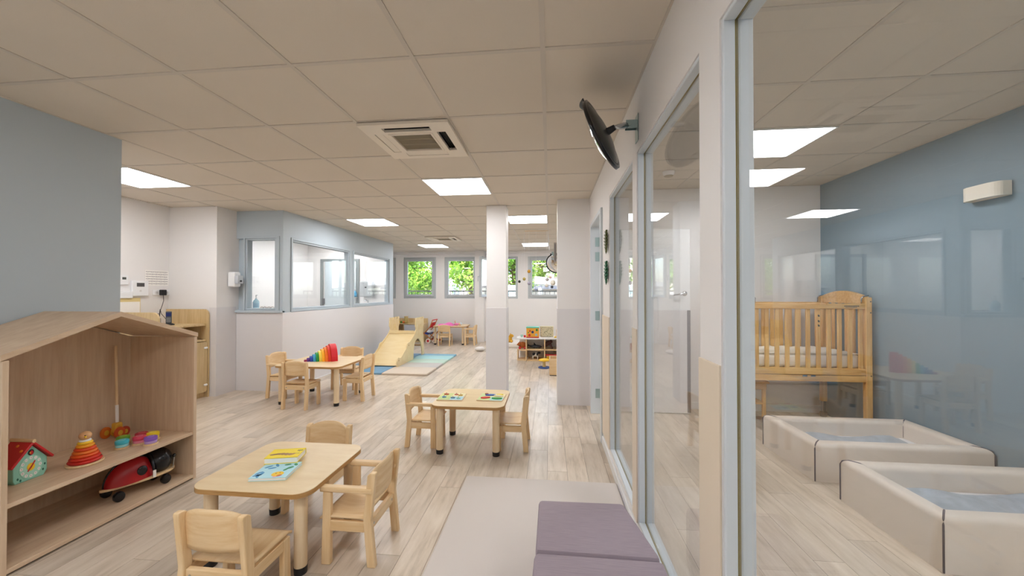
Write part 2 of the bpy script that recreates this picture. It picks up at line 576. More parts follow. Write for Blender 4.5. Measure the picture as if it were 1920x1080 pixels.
# ---- the blue windowed box (changing room) : front wall Y=4.62, side wall X=-3.53
FZ0, FZ1 = 1.075, 2.035
bx = wall('wall_box_front', [(-4.2, -3.63, 4.62, 4.72, 0, FZ0), (-4.2, -3.63, 4.62, 4.72, FZ1, CEIL + 0.03), (-4.2, -4.07, 4.66, 4.72, FZ0, FZ1)], BLUE)
sheet(bx, -4.19, -3.53, 4.612, 4.62, 0, FZ0 - 0.035)
bs = wall('wall_box_side', [(-3.63, -3.53, 4.62, 8.12, 0, FZ0), (-3.63, -3.53, 4.62, 8.12, FZ1, CEIL + 0.03),
                            (-3.63, -3.53, 4.62, 4.80, FZ0, FZ1), (-3.63, -3.53, 6.28, 6.42, FZ0, FZ1), (-3.63, -3.53, 7.91, 8.12, FZ0, FZ1)], BLUE)
sheet(bs, -3.53, -3.522, 4.612, 8.12, 0, FZ0 - 0.035)
wall('wall_box_rear', [(-5.6, -3.63, 8.0, 8.12, 0, CEIL + 0.03)], WHITE)
wall('wall_box_left', [(-5.6, -5.5, 4.4, 8.0, 0, CEIL + 0.03)], WHITE)
wall('wall_box_near', [(-5.5, -4.97, 4.4, 4.5, 0, CEIL + 0.03)], WHITE)
cb_ = wall('ceiling_box', [(-5.6, -5.0, 4.3, 8.2, CEIL + 0.002, CEIL + 0.15)], WHITE)

def fixed_window(name, axis, a0, a1, z0, z1, p_out, p_in, glass_at, fm, bead=0.035):
    """frame round an opening in a wall of constant x (axis 'x') or y; glass pane between beads"""
    def bx_(mb, u0, u1, z0_, z1_, q0, q1, bev=0.003):
        if axis == 'x': mb.box(q0, q1, u0, u1, z0_, z1_, bev, 1)
        else: mb.box(u0, u1, q0, q1, z0_, z1_, bev, 1)
    f = MB()
    for u0, u1, zz0, zz1 in ((a0, a0 + bead, z0, z1), (a1 - bead, a1, z0, z1), (a0 + bead, a1 - bead, z0, z0 + bead), (a0 + bead, a1 - bead, z1 - bead, z1)):
        bx_(f, u0, u1, zz0, zz1, min(p_out, p_in), max(p_out, p_in))
    o = struct(f.build(name, fm))
    g = MB()
    if axis == 'x': g.box(glass_at - 0.003, glass_at + 0.003, a0 + bead * 0.6, a1 - bead * 0.6, z0 + bead * 0.6, z1 - bead * 0.6)
    else: g.box(a0 + bead * 0.6, a1 - bead * 0.6, glass_at - 0.003, glass_at + 0.003, z0 + bead * 0.6, z1 - bead * 0.6)
    g.build('glass_pane', GLASS, o)
    return o
# architraves (outer moulding) as parts
def architrave(parent, axis, a0, a1, z0, z1, q0, q1, w_=0.03):
    t = MB()
    for u0, u1, zz0, zz1 in ((a0 - w_, a0, z0 - w_, z1 + w_), (a1, a1 + w_, z0 - w_, z1 + w_), (a0, a1, z0 - w_, z0), (a0, a1, z1, z1 + w_)):
        if axis == 'x': t.box(q0, q1, u0, u1, zz0, zz1, 0.002, 1)
        else: t.box(u0, u1, q0, q1, zz0, zz1, 0.002, 1)
    t.build('architrave', BLUE, parent)
w1 = fixed_window('window_1', 'x', 4.80, 6.28, FZ0, FZ1, -3.535, -3.625, -3.56, BLUE, 0.022)
architrave(w1, 'x', 4.80, 6.28, FZ0, FZ1, -3.53, -3.518)
w2 = fixed_window('window_2', 'x', 6.42, 7.91, FZ0, FZ1, -3.535, -3.625, -3.56, BLUE, 0.022)
architrave(w2, 'x', 6.42, 7.91, FZ0, FZ1, -3.53, -3.518)
w3 = fixed_window('window_3', 'y', -4.07, -3.63, FZ0, FZ1, 4.625, 4.715, 4.66, BLUE, 0.022)
architrave(w3, 'y', -4.07, -3.60, FZ0, FZ1, 4.608, 4.62, 0.025)
MB().box(-4.19, -3.53, 4.585, 4.66, FZ0 - 0.035, FZ0 - 0.005, 0.004).build('window_sill', BLUE, w3)

# ---- column and pillar
co = struct(MB().box(-0.79, -0.545, 4.62, 4.87, 0, CEIL).build('wall_column', WHITE))
cs_ = MB()
cs_.box(-0.796, -0.539, 4.614, 4.876, 0, WP, 0.002, 1)
cs_.build('protection_sheet', PROT, co)
pi = struct(MB().box(0.09, 0.60, YD, 4.80, 0, CEIL + 0.03).build('wall_pillar', WHITE))
sheet(pi, 0.084, XP, YD - 0.006, 4.806)

# ---- glazed partition between play room and dormitory
OP = [(-1.2, 1.06), (1.20, 2.035), (2.137, 2.955)]      # glazed openings along y
DO = (3.32, 4.16)                                                      # door opening
PZ0, PZ1, DZ = 0.10, 2.06, 2.06
boxes = [(XP, XQ, -1.5, YD, PZ1, ZD + 0.03), (XP, XQ, -1.5, DO[0], 0, PZ0)]
prev = -1.5
for a, b in OP + [DO]:
    boxes.append((XP, XQ, prev, a, PZ0, PZ1))
    prev = b
boxes.append((XP, XQ, prev, YD, 0, PZ1))
boxes = [q for q in boxes if q[3] > q[2]]
wp = wall('wall_partition', boxes, WHITE)
prev = -1.5
for a, b in OP + [DO]:
    MB().box(XP - 0.006, XP, prev, a, PZ0, WP, 0.001, 1).build('protection_sheet', mat('wall_protection_cream', 'e0d2be', 0.42), wp)
    prev = b
for k, (a, b) in enumerate(OP):
    f = MB()
    bw = 0.012
    for u0, u1, z0, z1 in ((a, a + bw, PZ0, PZ1), (b - bw, b, PZ0, PZ1), (a + bw, b - bw, PZ0, PZ0 + bw), (a + bw, b - bw, PZ1 - bw, PZ1)):
        f.box(XP + 0.004, XG - 0.0045, u0, u1, z0, z1, 0.002, 1)
        f.box(XG + 0.0045, XQ - 0.004, u0, u1, z0, z1, 0.002, 1)
    o = struct(f.build('window_%d' % (4 + k), FRAME))
    g = MB()
    for u0, u1, z0, z1 in ((a, a + bw - .004, PZ0, PZ1), (b - bw + .004, b, PZ0, PZ1), (a + bw, b - bw, PZ0, PZ0 + bw - .004), (a + bw, b - bw, PZ1 - bw + .004, PZ1)):
        g.box(XG - 0.0045, XG + 0.0045, u0, u1, z0, z1)
    g.build('gasket', GASKET, o)
    MB().box(XG - 0.003, XG + 0.003, a + bw, b - bw, PZ0 + bw, PZ1 - bw).build('glass_pane', GLASS, o)
MB().box(XP - 0.012, XP, -1.5, DO[0], 0, 0.07, 0.003, 1).build('skirting', WPLAS, wp)

# ---- dormitory shell
wd = wall('wall_dormitory_back', [(XQ, 3.05, YD, YD + 0.1, 0, ZD + 0.03)], WHITE)
MB().box(XQ, 2.95, YD - 0.012, YD, 0, 0.08, 0.003, 1).build('skirting', WPLAS, wd)
wr = wall('wall_dormitory_right', [(2.95, 3.05, -1.5, YD, 0, ZD + 0.03)], BLUED)

# ---- far part of the play room
wfb = [(-5.0, 3.1, YF, YF + 0.3, 0, 1.135), (-5.0, 3.1, YF, YF + 0.3, 2.262, CEIL + 0.03)]
WIN = [(-5.15, -4.225), (-4.0, -3.09), (-2.85, -1.94), (-1.70, -0.85), (-0.58, 0.33), (0.58, 1.49), (1.74, 2.65)]
prev = -5.0
for a, b in WIN:
    if a > prev: wfb.append((prev, a, YF, YF + 0.3, 1.135, 2.262))
    prev = b
wfb.append((prev, 3.1, YF, YF + 0.3, 1.135, 2.262))
wf = wall('wall_far', wfb, WHITE)
MB().box(-5.0, 3.0, YF - 0.10, YF, 2.33, CEIL + 0.01, 0.004, 1).build('curtain_box', WHITE, wf)
MB().box(-1.97, -1.725, YF - 0.22, YF, 0, CEIL + 0.01).build('pier', WHITE, wf)
wall('wall_far_left', [(-5.1, -5.0, 8.12, YF + 0.3, 0, CEIL + 0.03)], WHITE)
wall('wall_far_right', [(3.0, 3.1, YD, YF + 0.3, 0, CEIL + 0.03)], WHITE)

# ---- skirting lines
def skirt(name, q): struct(MB().box(*q, 0.002, 1).build(name, WPLAS))
skirt('baseboard_far', (-5.0, 3.0, YF - 0.018, YF - 0.006, 0, 0.07))
skirt('baseboard_left', (-3.03, -3.02, -1.5, 2.35, 0, 0.07))
skirt('baseboard_box', (-3.522, -3.512, 4.61, 8.12, 0, 0.015))

# ---- windows in the far wall: fixed frame, sash, pane, handle
def far_window(n, a, b, open_=False, handle_right=True):
    z0, z1 = 1.135, 2.262
    yc = YF + 0.015
    f = MB(); fw = 0.062
    for u0, u1, zz0, zz1 in ((a, a + fw, z0, z1), (b - fw, b, z0, z1), (a + fw, b - fw, z0, z0 + fw), (a + fw, b - fw, z1 - fw, z1)):
        f.box(u0, u1, yc, yc + 0.07, zz0, zz1, 0.004, 1)
    o = struct(f.build('window_%d' % n, WINFR))
    # inner reveal lining
    s = MB(); sw = 0.062
    A, B, Z0, Z1 = a + fw - 0.012, b - fw + 0.012, z0 + fw - 0.012, z1 - fw + 0.012
    W = B - A
    for u0, u1, zz0, zz1 in ((0, sw, Z0, Z1), (W - sw, W, Z0, Z1), (sw, W - sw, Z0, Z0 + sw), (sw, W - sw, Z1 - sw, Z1)):
        s.box(u0, u1, -0.03, 0.03, zz0, zz1, 0.005, 1)
    sash = s.build('sash', WINFR, o)
    p = MB().box(sw - 0.01, W - sw + 0.01, -0.004, 0.004, Z0 + sw - 0.01, Z1 - sw + 0.01).build('glass_pane', GLASS, sash)
    h = MB()
    hx = W - sw / 2 if handle_right else sw / 2
    h.box(hx - 0.012, hx + 0.012, -0.042, -0.03, 1.66, 1.74, 0.004)
    h.cyl((hx, -0.03, 1.70), (hx, -0.065, 1.70), 0.009, seg=10)
    h.box(hx - 0.01, hx + 0.01, -0.075, -0.06, 1.58, 1.71, 0.004)
    h.build('window_handle', ALU, sash)
    sash.location = (A, yc + 0.0, 0)
    if open_:
        sash.location = (A + 0.01, yc - 0.035, 0)
        sash.rotation_euler = (0, 0, R(-96))
    return o
for k, (a, b) in enumerate(WIN):
    if a < -5.0: a = -4.95
    far_window(7 + k, a, b, open_=(k == 3), handle_right=(k != 2))

# ---- door between play room and dormitory
fr = MB()
for y0, y1 in ((DO[0], DO[0] + 0.04), (DO[1] - 0.04, DO[1])):
    fr.box(XP - 0.02, XQ + 0.01, y0, y1, 0, DZ, 0.004, 1)
fr.box(XP - 0.02, XQ + 0.01, DO[0] + 0.04, DO[1] - 0.04, DZ - 0.04, DZ, 0.004, 1)
d1 = struct(fr.build('door_1', FRAME))
lf = MB().box(0.0, 0.94, -0.04, 0.0, 0.01, 2.0, 0.003, 1).build('door_leaf', WPLAS, d1)
lf.location = (0.565, 4.235, 0); lf.rotation_euler = (0, 0, R(0))
MB().box(0.0, 0.905, -0.045, -0.0405, 0.02, WP, 0.001, 1).build('kick_panel', PROT, lf)
MB().box(0.905, 0.9405, -0.0455, -0.0405, 0.02, WP, 0.001, 1).build('edge_guard', mat('grey_guard', '6d6a6e', 0.5), lf)
hb = MB()
hb.lathe([(0.0, 0), (0.026, 0), (0.026, 0.008), (0.0, 0.008)], 18, Matrix.Translation((0.88, -0.04, 1.30)) @ Matrix.Rotation(R(90), 4, 'X'))
hb.tube([(0.88, -0.045, 1.30), (0.88, -0.085, 1.30), (0.86, -0.095, 1.298), (0.75, -0.095, 1.285)], 0.009, 10)
hb.build('door_handle', CHROME, lf, True)
for zz in (0.22, 1.06, 1.70, 1.86):
    hm = MB()
    hm.box(XP + 0.03, XP + 0.075, DO[1] - 0.044, DO[1] - 0.0405, zz - 0.05, zz + 0.05, 0.001, 1)
    hm.cyl((XP + 0.085, DO[1] - 0.05, zz - 0.05), (XP + 0.085, DO[1] - 0.05, zz + 0.05), 0.008, seg=10)
    hm.build('hinge', ZINC, d1)
MB().box(XP + 0.10, XP + 0.125, DO[1] - 0.06, DO[1] - 0.0405, 0.02, 1.16).build('finger_guard', BLACK, d1)
# ================================================================ CHAIRS AND TABLES
def chair(name, label, loc, rz, arms=False, H=0.45, sh=0.225, wd=0.30, dp=0.25, group=None):
    """small beech chair facing local +y; origin on the floor in the middle"""
    t = thing(name, label, 'chair', loc, rz, group)
    tw, td = 0.026, 0.042
    armz = sh + 0.125
    for s in (-1, 1):
        xc = s * (wd / 2 - tw / 2)
        yb = -dp / 2
        rear = [(yb - 0.020, 0), (yb - 0.020 + td, 0), (yb + td, sh), (yb - 0.012 + td * 0.8, H - 0.012), (yb - 0.018 + td * 0.55, H), (yb - 0.018, H), (yb - 0.020, H - 0.01), (yb + 0.002, sh)]
        MB().prism(rear, xc - tw / 2, xc + tw / 2, 'x', bev=0.004).build('rear_leg', BEECH, t)
        top = armz if arms else sh - 0.012
        fl_ = [(-yb - td, 0), (-yb + 0.004, 0), (-yb - 0.004, top), (-yb - td, top)]
        MB().prism(fl_, xc - tw / 2, xc + tw / 2, 'x', bev=0.004).build('front_leg', BEECH, t)
        MB().box(xc - tw / 2 + 0.003, xc + tw / 2 - 0.003, yb + td - 0.004, -yb - td + 0.002, sh - 0.062, sh - 0.012, 0.003, 1).build('side_rail', BEECHY, t)
        if arms:
            MB().box(xc - 0.019, xc + 0.019, yb - 0.004, -yb + 0.012, armz, armz + 0.026, 0.008).build('armrest', BEECHY, t)
    MB().box(-wd / 2 + tw, wd / 2 - tw, yb + 0.010, yb + 0.032, sh - 0.062, sh - 0.012, 0.003, 1).build('rear_rail', BEECHX, t)
    sc_ = MB()
    for s in (-1, 1):
        sc_.cyl((s * (wd / 2 - tw - 0.02), yb + 0.012, sh - 0.037), (s * (wd / 2 - tw - 0.02), yb + 0.007, sh - 0.037), 0.006, seg=10)
    sc_.build('screws', CHROME, t, kind='stuff')
    MB().box(-wd / 2 + tw, wd / 2 - tw, -yb - td + 0.006, -yb - td + 0.028, sh - 0.062, sh - 0.012, 0.003, 1).build('front_rail', BEECHX, t)
    # curved plywood seat, dished, dropping at the front
    sw = wd - 0.010
    def seat(u, v):
        xx = (u - 0.5) * sw; yy = yb + td + (v) * (dp - td + 0.012)
        dz = -0.012 * math.sin(math.pi * u) * math.sin(math.pi * min(1, v * 1.1))
        if v > 0.85: dz -= 0.012 * ((v - 0.85) / 0.15) ** 2
        return (xx, yy, sh + dz)
    sm = MB().grid(seat, 10, 10)
    o = sm.build('seat', BEECHY, t, True)
    md = o.modifiers.new('solid', 'SOLIDIFY'); md.thickness = 0.010; md.offset = 1.0
    # curved plywood back with arched top
    bw, z0, z1 = wd - 0.012, H - 0.155, H + 0.018
    def back(u, v):
        xx = (u - 0.5) * (bw - (0.05 * max(0, v - 0.8) / 0.2 if v > 0.8 else 0.0))
        e = abs(u - 0.5) * 2
        zt = z1 - 0.028 * e ** 3
        zb = z0 + 0.030 * e ** 4 * 0
        zz = zb + (zt - zb) * v
        yy = yb + 0.030 - 0.030 * (1 - e * e) - 0.014 * v
        return (xx, yy, zz)
    o = MB().grid(back, 14, 8).build('backrest', BEECHX, t, True)
    md = o.modifiers.new('solid', 'SOLIDIFY'); md.thickness = 0.009; md.offset = 0.0
    pads = MB()
    for s in (-1, 1):
        for yy in (yb, -yb - td / 2):
            pads.cyl((s * (wd / 2 - tw / 2), yy, 0.0), (s * (wd / 2 - tw / 2), yy, 0.002), 0.009, seg=10)
    pads.build('glides', BLACK, t, kind='stuff')
    return t

def table(name, label, x0, x1, y0, y1, h, r=0.08, group=None):
    cx, cy = (x0 + x1) / 2, (y0 + y1) / 2
    t = thing(name, label, 'table', (cx, cy, 0), 0, group)
    a, b = (x1 - x0) / 2, (y1 - y0) / 2
    MB().prism(rrect(-a, a, -b, b, r, 8), h - 0.023, h - 0.0025, 'z').build('plywood_core', PLYE, t)
    MB().prism(rrect(-a + 0.001, a - 0.001, -b + 0.001, b - 0.001, r - 0.001, 8), h - 0.0025, h, 'z').build('tabletop', LAMI, t)
    for sx in (-1, 1):
        for sy in (-1, 1):
            p = (sx * (a - 0.068), sy * (b - 0.068))
            l = MB().cyl((p[0], p[1], 0.035), (p[0], p[1], h - 0.023), 0.029, seg=24).build('leg', LEGW, t, 'auto')
            MB().cyl((p[0], p[1], 0.0), (p[0], p[1], 0.035), 0.028, 0.0302, seg=24).build('rubber_foot', BLACK, l, 'auto')
    return t

TG = 'low beech children\'s tables'
CG = 'small beech children\'s chairs'
table('childrens_table', 'low square beech table with two picture books on it', -1.70, -1.10, 1.59, 2.15, 0.40, group=TG)
table('childrens_table', 'low square beech table with two wooden puzzle trays on it', -0.965, -0.365, 2.92, 3.46, 0.405, group=TG)
table('childrens_table', 'low rectangular beech table carrying the wooden rainbow', -3.21, -2.39, 4.03, 4.74, 0.46, group=TG)
table('childrens_table', 'low beech table with pink cloth on it by the far wall', -2.92, -2.08, 9.02, 9.70, 0.46, 0.12, group=TG)

chair('childrens_chair', 'small armless beech chair in front with its back to the viewer, at the book table', (-1.325, 1.475, 0), 0, False, group=CG)
chair('childrens_armchair', 'small beech armchair right of the table with the picture books', (-0.975, 1.865, 0), R(90), True, group=CG)
chair('childrens_chair', 'small beech chair behind the book table, only its curved back showing', (-1.44, 2.20, 0), R(180), False, group=CG)
chair('childrens_armchair', 'small beech armchair left of the table with the puzzle trays', (-1.085, 3.215, 0), R(-90), True, group=CG)
chair('childrens_chair', 'small armless beech chair right of the table with the puzzle trays', (-0.32, 3.215, 0), R(90), False, H=0.46, group=CG)
chair('childrens_armchair', 'beech armchair left of the rainbow table, beside the white wall', (-3.36, 4.45, 0), R(-90), True, H=0.53, sh=0.28, wd=0.32, group=CG)
chair('childrens_chair', 'beech chair in front of the rainbow table, back to the viewer', (-2.845, 4.04, 0), 0, False, H=0.53, sh=0.28, group=CG)
chair('childrens_chair', 'armless beech chair right of the rainbow table, side on', (-2.365, 4.435, 0), R(90), False, H=0.53, sh=0.28, group=CG)
chair('childrens_armchair', 'beech armchair behind the rainbow table near the slide', (-2.78, 4.90, 0), R(180), True, H=0.53, sh=0.28, wd=0.33, group=CG)
chair('childrens_chair', 'beech chair facing the table with the pink cloth, back to the viewer', (-2.56, 8.98, 0), 0, False, H=0.50, sh=0.27, group=CG)
chair('childrens_armchair', 'beech armchair right of the table with the pink cloth', (-1.97, 9.17, 0), R(90), True, H=0.48, sh=0.26, group=CG)

# ================================================================ THINGS ON THE TABLES
def flat(poly, z, m, parent, name, th=0.0004):
    return MB().prism(poly, z, z + th, 'z').build(name, m, parent)
# lower picture book: pale blue with sun and leaves
bk = thing('picture_book', 'pale blue picture book with leaf drawings and a yellow face, lying underneath', 'book', (-1.385, 1.775, 0.4005), R(10))
bw, bh = 0.085, 0.082
MB().box(-bw, bw, -bh, bh, 0.002, 0.012).build('pages', PAPER, bk)
cv = MB(); cv.box(-bw - 0.002, bw + 0.002, -bh - 0.002, bh + 0.002, 0.012, 0.014); cv.box(-bw - 0.002, bw + 0.002, -bh - 0.002, bh + 0.002, 0, 0.002)
cvo = cv.build('cover', col('pale_blue_cover', 'b5e2ee'), bk)
lb, gr, ye, dg = col('leaf_blue', '3f8fc4'), col('leaf_green', '3f9a6c'), col('sun_yellow', 'f0c52c'), col('dark_green', '1f6a58')
mb = MB()
for (px, py, a) in ((-0.062, -0.055, .4), (-0.066, -0.03, .9), (-0.05, -0.04, 1.4), (-0.056, -0.062, 2.0), (-0.03, 0.02, .3), (-0.055, 0.035, .8), (-0.02, 0.05, 2.2)):
    mb.prism(ell(px, py, 0.020, 0.007, 12, a), 0.014, 0.0144)
mb.build('blue_leaf_print', lb, cvo)
mb = MB()
for (px, py, a, q) in ((0.058, 0.02, .8, .018), (0.07, 0.055, 2.2, .015), (0.03, 0.055, .2, .016), (0.045, 0.0, 1.2, .014)):
    mb.prism(ell(px, py, q, q * 0.55, 12, a), 0.014, 0.0144)
mb.build('green_leaf_print', gr, cvo)
flat(ell(0.03, -0.045, 0.028, 0.025), 0.014, ye, cvo, 'yellow_face_print')
mb = MB()
for px, py in ((0.020, -0.040), (0.036, -0.034)): mb.prism(ell(px, py, 0.003, 0.003, 8), 0.0144, 0.0147)
mb.build('eye_print', INK, cvo)
flat(ell(0.046, -0.063, 0.012, 0.006, 12, .6), 0.0146, RED, cvo, 'red_mouth_print')
flat(ell(0.03, -0.074, 0.010, 0.005, 12, .2), 0.0142, col('pink_print', 'f0a0b8'), cvo, 'pink_print')
# upper picture book: yellow, thick
bk = thing('picture_book', 'thick yellow board book with a brown drawing, lying on top', 'book', (-1.425, 1.895, 0.4145), R(14))
MB().box(-0.080, 0.080, -0.055, 0.055, 0.003, 0.029).build('pages', PAPER, bk)
cv = MB(); cv.box(-0.082, 0.082, -0.057, 0.057, 0.029, 0.032); cv.box(-0.082, 0.082, -0.057, 0.057, 0, 0.003); cv.box(-0.082, 0.082, 0.055, 0.058, 0, 0.032)
cvo = cv.build('cover', col('yellow_cover', 'f3d91f'), bk)
mb = MB()
for k in range(6):
    mb.prism(ell(-0.055 + k * 0.019, -0.014 + 0.006 * math.sin(k), 0.018, 0.010, 12, 0.2 + .1 * k), 0.032, 0.0323)
mb.build('brown_drawing_print', col('tan_print', 'b58a5a'), cvo)
mb = MB()
for k in range(4): mb.box(0.052 + 0.006 * k, 0.056 + 0.006 * k, -0.014, -0.009, 0.032, 0.0323)
for k in range(3): mb.box(0.052 + 0.009 * k, 0.058 + 0.009 * k, 0.018 - 0.004 * (k % 2), 0.036, 0.032, 0.0322)
mb.build('lettering_print', col('dark_print', '7a6a30'), cvo)

def puzzle(label, loc, rz, bg, fields, shapes):
    t = thing('puzzle_tray', label, 'puzzle', loc, rz, 'puzzle trays on the low table')
    MB().box(-0.11, 0.11, -0.105, 0.105, 0, 0.008, 0.002, 1).build('tray', LEGW, t)
    for k, (q, c) in enumerate(fields):
        flat(rrect(*q, 0.004, 2), 0.008, c, t, 'painted_field')
    for (cx, cy, rx, ry, a, c, knob) in shapes:
        p = MB().prism(ell(cx, cy, rx, ry, 16, a), 0.0084, 0.016, 'z', bev=0.0015).build('puzzle_piece', c, t)
        if knob: MB().cyl((cx, cy, 0.016), (cx, cy, 0.026), 0.004, 0.005, seg=10).build('knob', LEGW, p)
    return t
c_ = col
puzzle('wooden puzzle tray in pastel green and blue with small knobs, left on its table', (-0.845, 3.17, 0.4055), R(2), None,
       [((-0.105, 0.0, -0.1, 0.0), c_('pastel_green', 'b9d08c')), ((0.0, 0.105, -0.1, 0.0), c_('pastel_blue', 'a9d4e4')), ((-0.105, 0.0, 0.0, 0.1), c_('pastel_lime', 'cfd98e')), ((0, 0.105, 0, 0.1), c_('pastel_cream', 'e8e0b8'))],
       [(-0.06, 0.055, .022, .015, 0, c_('rust', 'c8552e'), 1), (-0.06, -0.03, .018, .014, .5, c_('sky', '5f9fd0'), 1), (0.03, 0.05, .018, .013, 0, c_('salmon', 'd8836a'), 1), (0.07, 0.03, .02, .012, .4, c_('mustard', 'd8b65a'), 1), (0.02, -0.05, .02, .014, 0, c_('steel_blue', '5a88a8'), 1), (0.07, -0.06, .018, .012, 0, c_('mint', '9fd8c8'), 1)])
puzzle('wooden puzzle tray with chunky red, blue and green animals, right on its table', (-0.50, 3.19, 0.4055), R(-3), None,
       [((-0.105, 0.0, -0.1, 0.1), c_('pale_lime', 'cfe0a0')), ((0.0, 0.105, -0.1, 0.0), c_('aqua', '9fd8d8')), ((0.0, 0.105, 0.0, 0.1), c_('pale_yellow', 'ecdca0'))],
       [(-0.045, -0.04, .042, .022, .4, c_('vermilion', 'd8281e'), 0), (-0.02, 0.045, .045, .018, .2, c_('royal', '3a58b8'), 0), (-0.06, 0.075, .016, .014, 0, c_('brown', 'a05a30'), 0), (0.055, -0.045, .045, .022, .1, c_('grass', '2f9a3a'), 0), (0.055, 0.03, .042, .014, 0, c_('cream', 'f0ead0'), 0), (0.06, 0.065, .03, .014, .2, c_('lemon', 'f0d820'), 0)])

# stacking rainbow: ten loose arcs slid out like a telescope
RB = [('red', 'cf1020'), ('orange red', 'e0361a'), ('orange', 'f07a10'), ('golden yellow', 'f8b014'), ('lemon yellow', 'f2dc58'), ('green', '1f9a3c'), ('sky blue', '3a9cc8'), ('dark blue', '2448a8'), ('violet', '5a2c86'), ('magenta', 'a83a5a')]
ro, xr = 0.195, -2.615
for k, (nm, hx) in enumerate(RB):
    r1 = ro - 0.0192 * k; r0 = max(r1 - 0.0182, 0.0)
    n = 22
    poly = [(r1 * math.cos(math.pi * i / n), r1 * math.sin(math.pi * i / n)) for i in range(n + 1)]
    if k < 9: poly += [(r0 * math.cos(math.pi * i / n), r0 * math.sin(math.pi * i / n)) for i in range(n, -1, -1)]
    o = MB().prism(poly, 0, 0.072, 'x').build('rainbow_arc', col('rainbow_' + nm.replace(' ', '_'), hx, 0.55))
    o.rotation_euler = (0, 0, R(40))
    o.location = (-2.77 - (0.036 + 0.031 * k) * math.cos(R(40)), 4.52 - (0.036 + 0.031 * k) * math.sin(R(40)), 0.4602)
    tag(o, '%s painted wooden arc of the stacking rainbow' % nm, 'toy', 'arcs of the stacking rainbow')
# things on the far table
t = thing('pink_cloth', 'crumpled pink cloth lying on the far low table', 'cloth', (-2.62, 9.30, 0.4605))
random.seed(3)
def cl(u, v):
    h_ = 0.045 * (0.5 + 0.5 * math.sin(9 * u + 3 * v)) * (0.5 + 0.5 * math.cos(7 * v + 2 * u)) + 0.03
    e = min(u, 1 - u, v, 1 - v) * 6
    return ((u - .5) * 0.40, (v - .5) * 0.30, min(1, e) * h_ + 0.002)
MB().grid(cl, 24, 18).build('folds', col('pink', 'e572b4', .8), t, True)
t = thing('baby_doll', 'small doll in pink clothes lying on the far low table', 'doll', (-2.36, 9.28, 0.4605), R(10))
MB().ball((0, 0, .035), .06, (1.1, .6, .55)).build('dress', col('pink_dress', 'e88ac0', .8), t, True)
MB().ball((.09, 0, .038), .038).build('head', col('doll_skin', 'e6b496'), t, True)
MB().tube([(-.02, -.01, .05), (-.04, 0, .11), (-.03, 0, .13)], [.014, .012, .011]).build('arm', col('doll_skin', 'e6b496'), t, True)
MB().ball((.105, 0, .045), .036, (.9, 1, 1)).build('bonnet', col('pale_blue_bonnet', 'bcd4e4'), t, True)
# ================================================================ PLAYHOUSE SHELF
hx0, hx1, hy0, hy1 = -3.02, -2.50, 1.47, 2.42
t = thing('playhouse_shelf', 'house-shaped pale oak shelf unit with pitched roof against the blue wall', 'shelf', ((hx0 + hx1) / 2, (hy0 + hy1) / 2, 0))
dx, dy, th = (hx1 - hx0) / 2, (hy1 - hy0) / 2, 0.022
ez, az = 1.00, 1.175
MB().box(-dx, dx, -dy, -dy + th, 0, ez, 0.001, 1).build('side_panel', OAK, t)
MB().box(-dx, dx, dy - th, dy, 0, ez, 0.001, 1).build('side_panel', OAK, t)
MB().prism([(-dy + th, 0.02), (dy - th, 0.02), (dy - th, ez), (0, az + 0.005), (-dy + th, ez)], -dx, -dx + 0.016, 'x').build('back_panel', OAK, t)
MB().box(-dx + 0.016, dx, -dy + th, dy - th, 0.012, 0.034, 0.001, 1).build('bottom_board', OAKY, t)
MB().box(-dx + 0.016, dx - 0.004, -dy + th, dy - th, 0.312, 0.334, 0.001, 1).build('shelf_board', OAKY, t)
ov = 0.006
MB().prism([(-dy - ov, ez), (-dy - ov, ez + 0.028), (0, az + 0.028), (0, az)], -dx, dx, 'x').build('roof_panel', OAKY, t)
MB().prism([(dy + ov, ez), (0, az), (0, az + 0.028), (dy + ov, ez + 0.028)], -dx, dx, 'x').build('roof_panel', OAKY, t)

SZ = 0.3345
# birdhouse clock
t = thing('toy_clock_house', 'mint and red wooden birdhouse clock toy on the playhouse shelf', 'toy', (-2.76, 1.70, SZ), R(92))
t.scale = (.70, .86, .90)
mint = col('mint_paint', '8fccb8')
fp = [(-0.085, 0.0), (0.075, 0.0), (0.095, 0.03), (0.095, 0.105), (0, 0.205), (-0.095, 0.105), (-0.095, 0.02)]
MB().prism(fp, -0.055, 0.055, 'y', bev=0.004).build('body', mint, t)
for s in (-1, 1):
    M = Matrix.Translation((0, 0, 0.215)) @ Matrix.Rotation(R(45) * s, 4, 'Y')
    MB().box(0 if s > 0 else -0.165, 0.165 if s > 0 else 0, -0.075, 0.075, -0.006, 0.008, 0.003, 1, M).build('roof_board', RED, t)
MB().cyl((0, -0.078, 0.225), (0, 0.078, 0.225), 0.011, seg=14).build('ridge_bar', BEECHY, t, 'auto')
d = MB().prism(ell(0, 0.075, 0.064, 0.064, 28), -0.0565, -0.055, 'y').build('dial', mat('toy_dial', 'a9dcc9', .45), t)
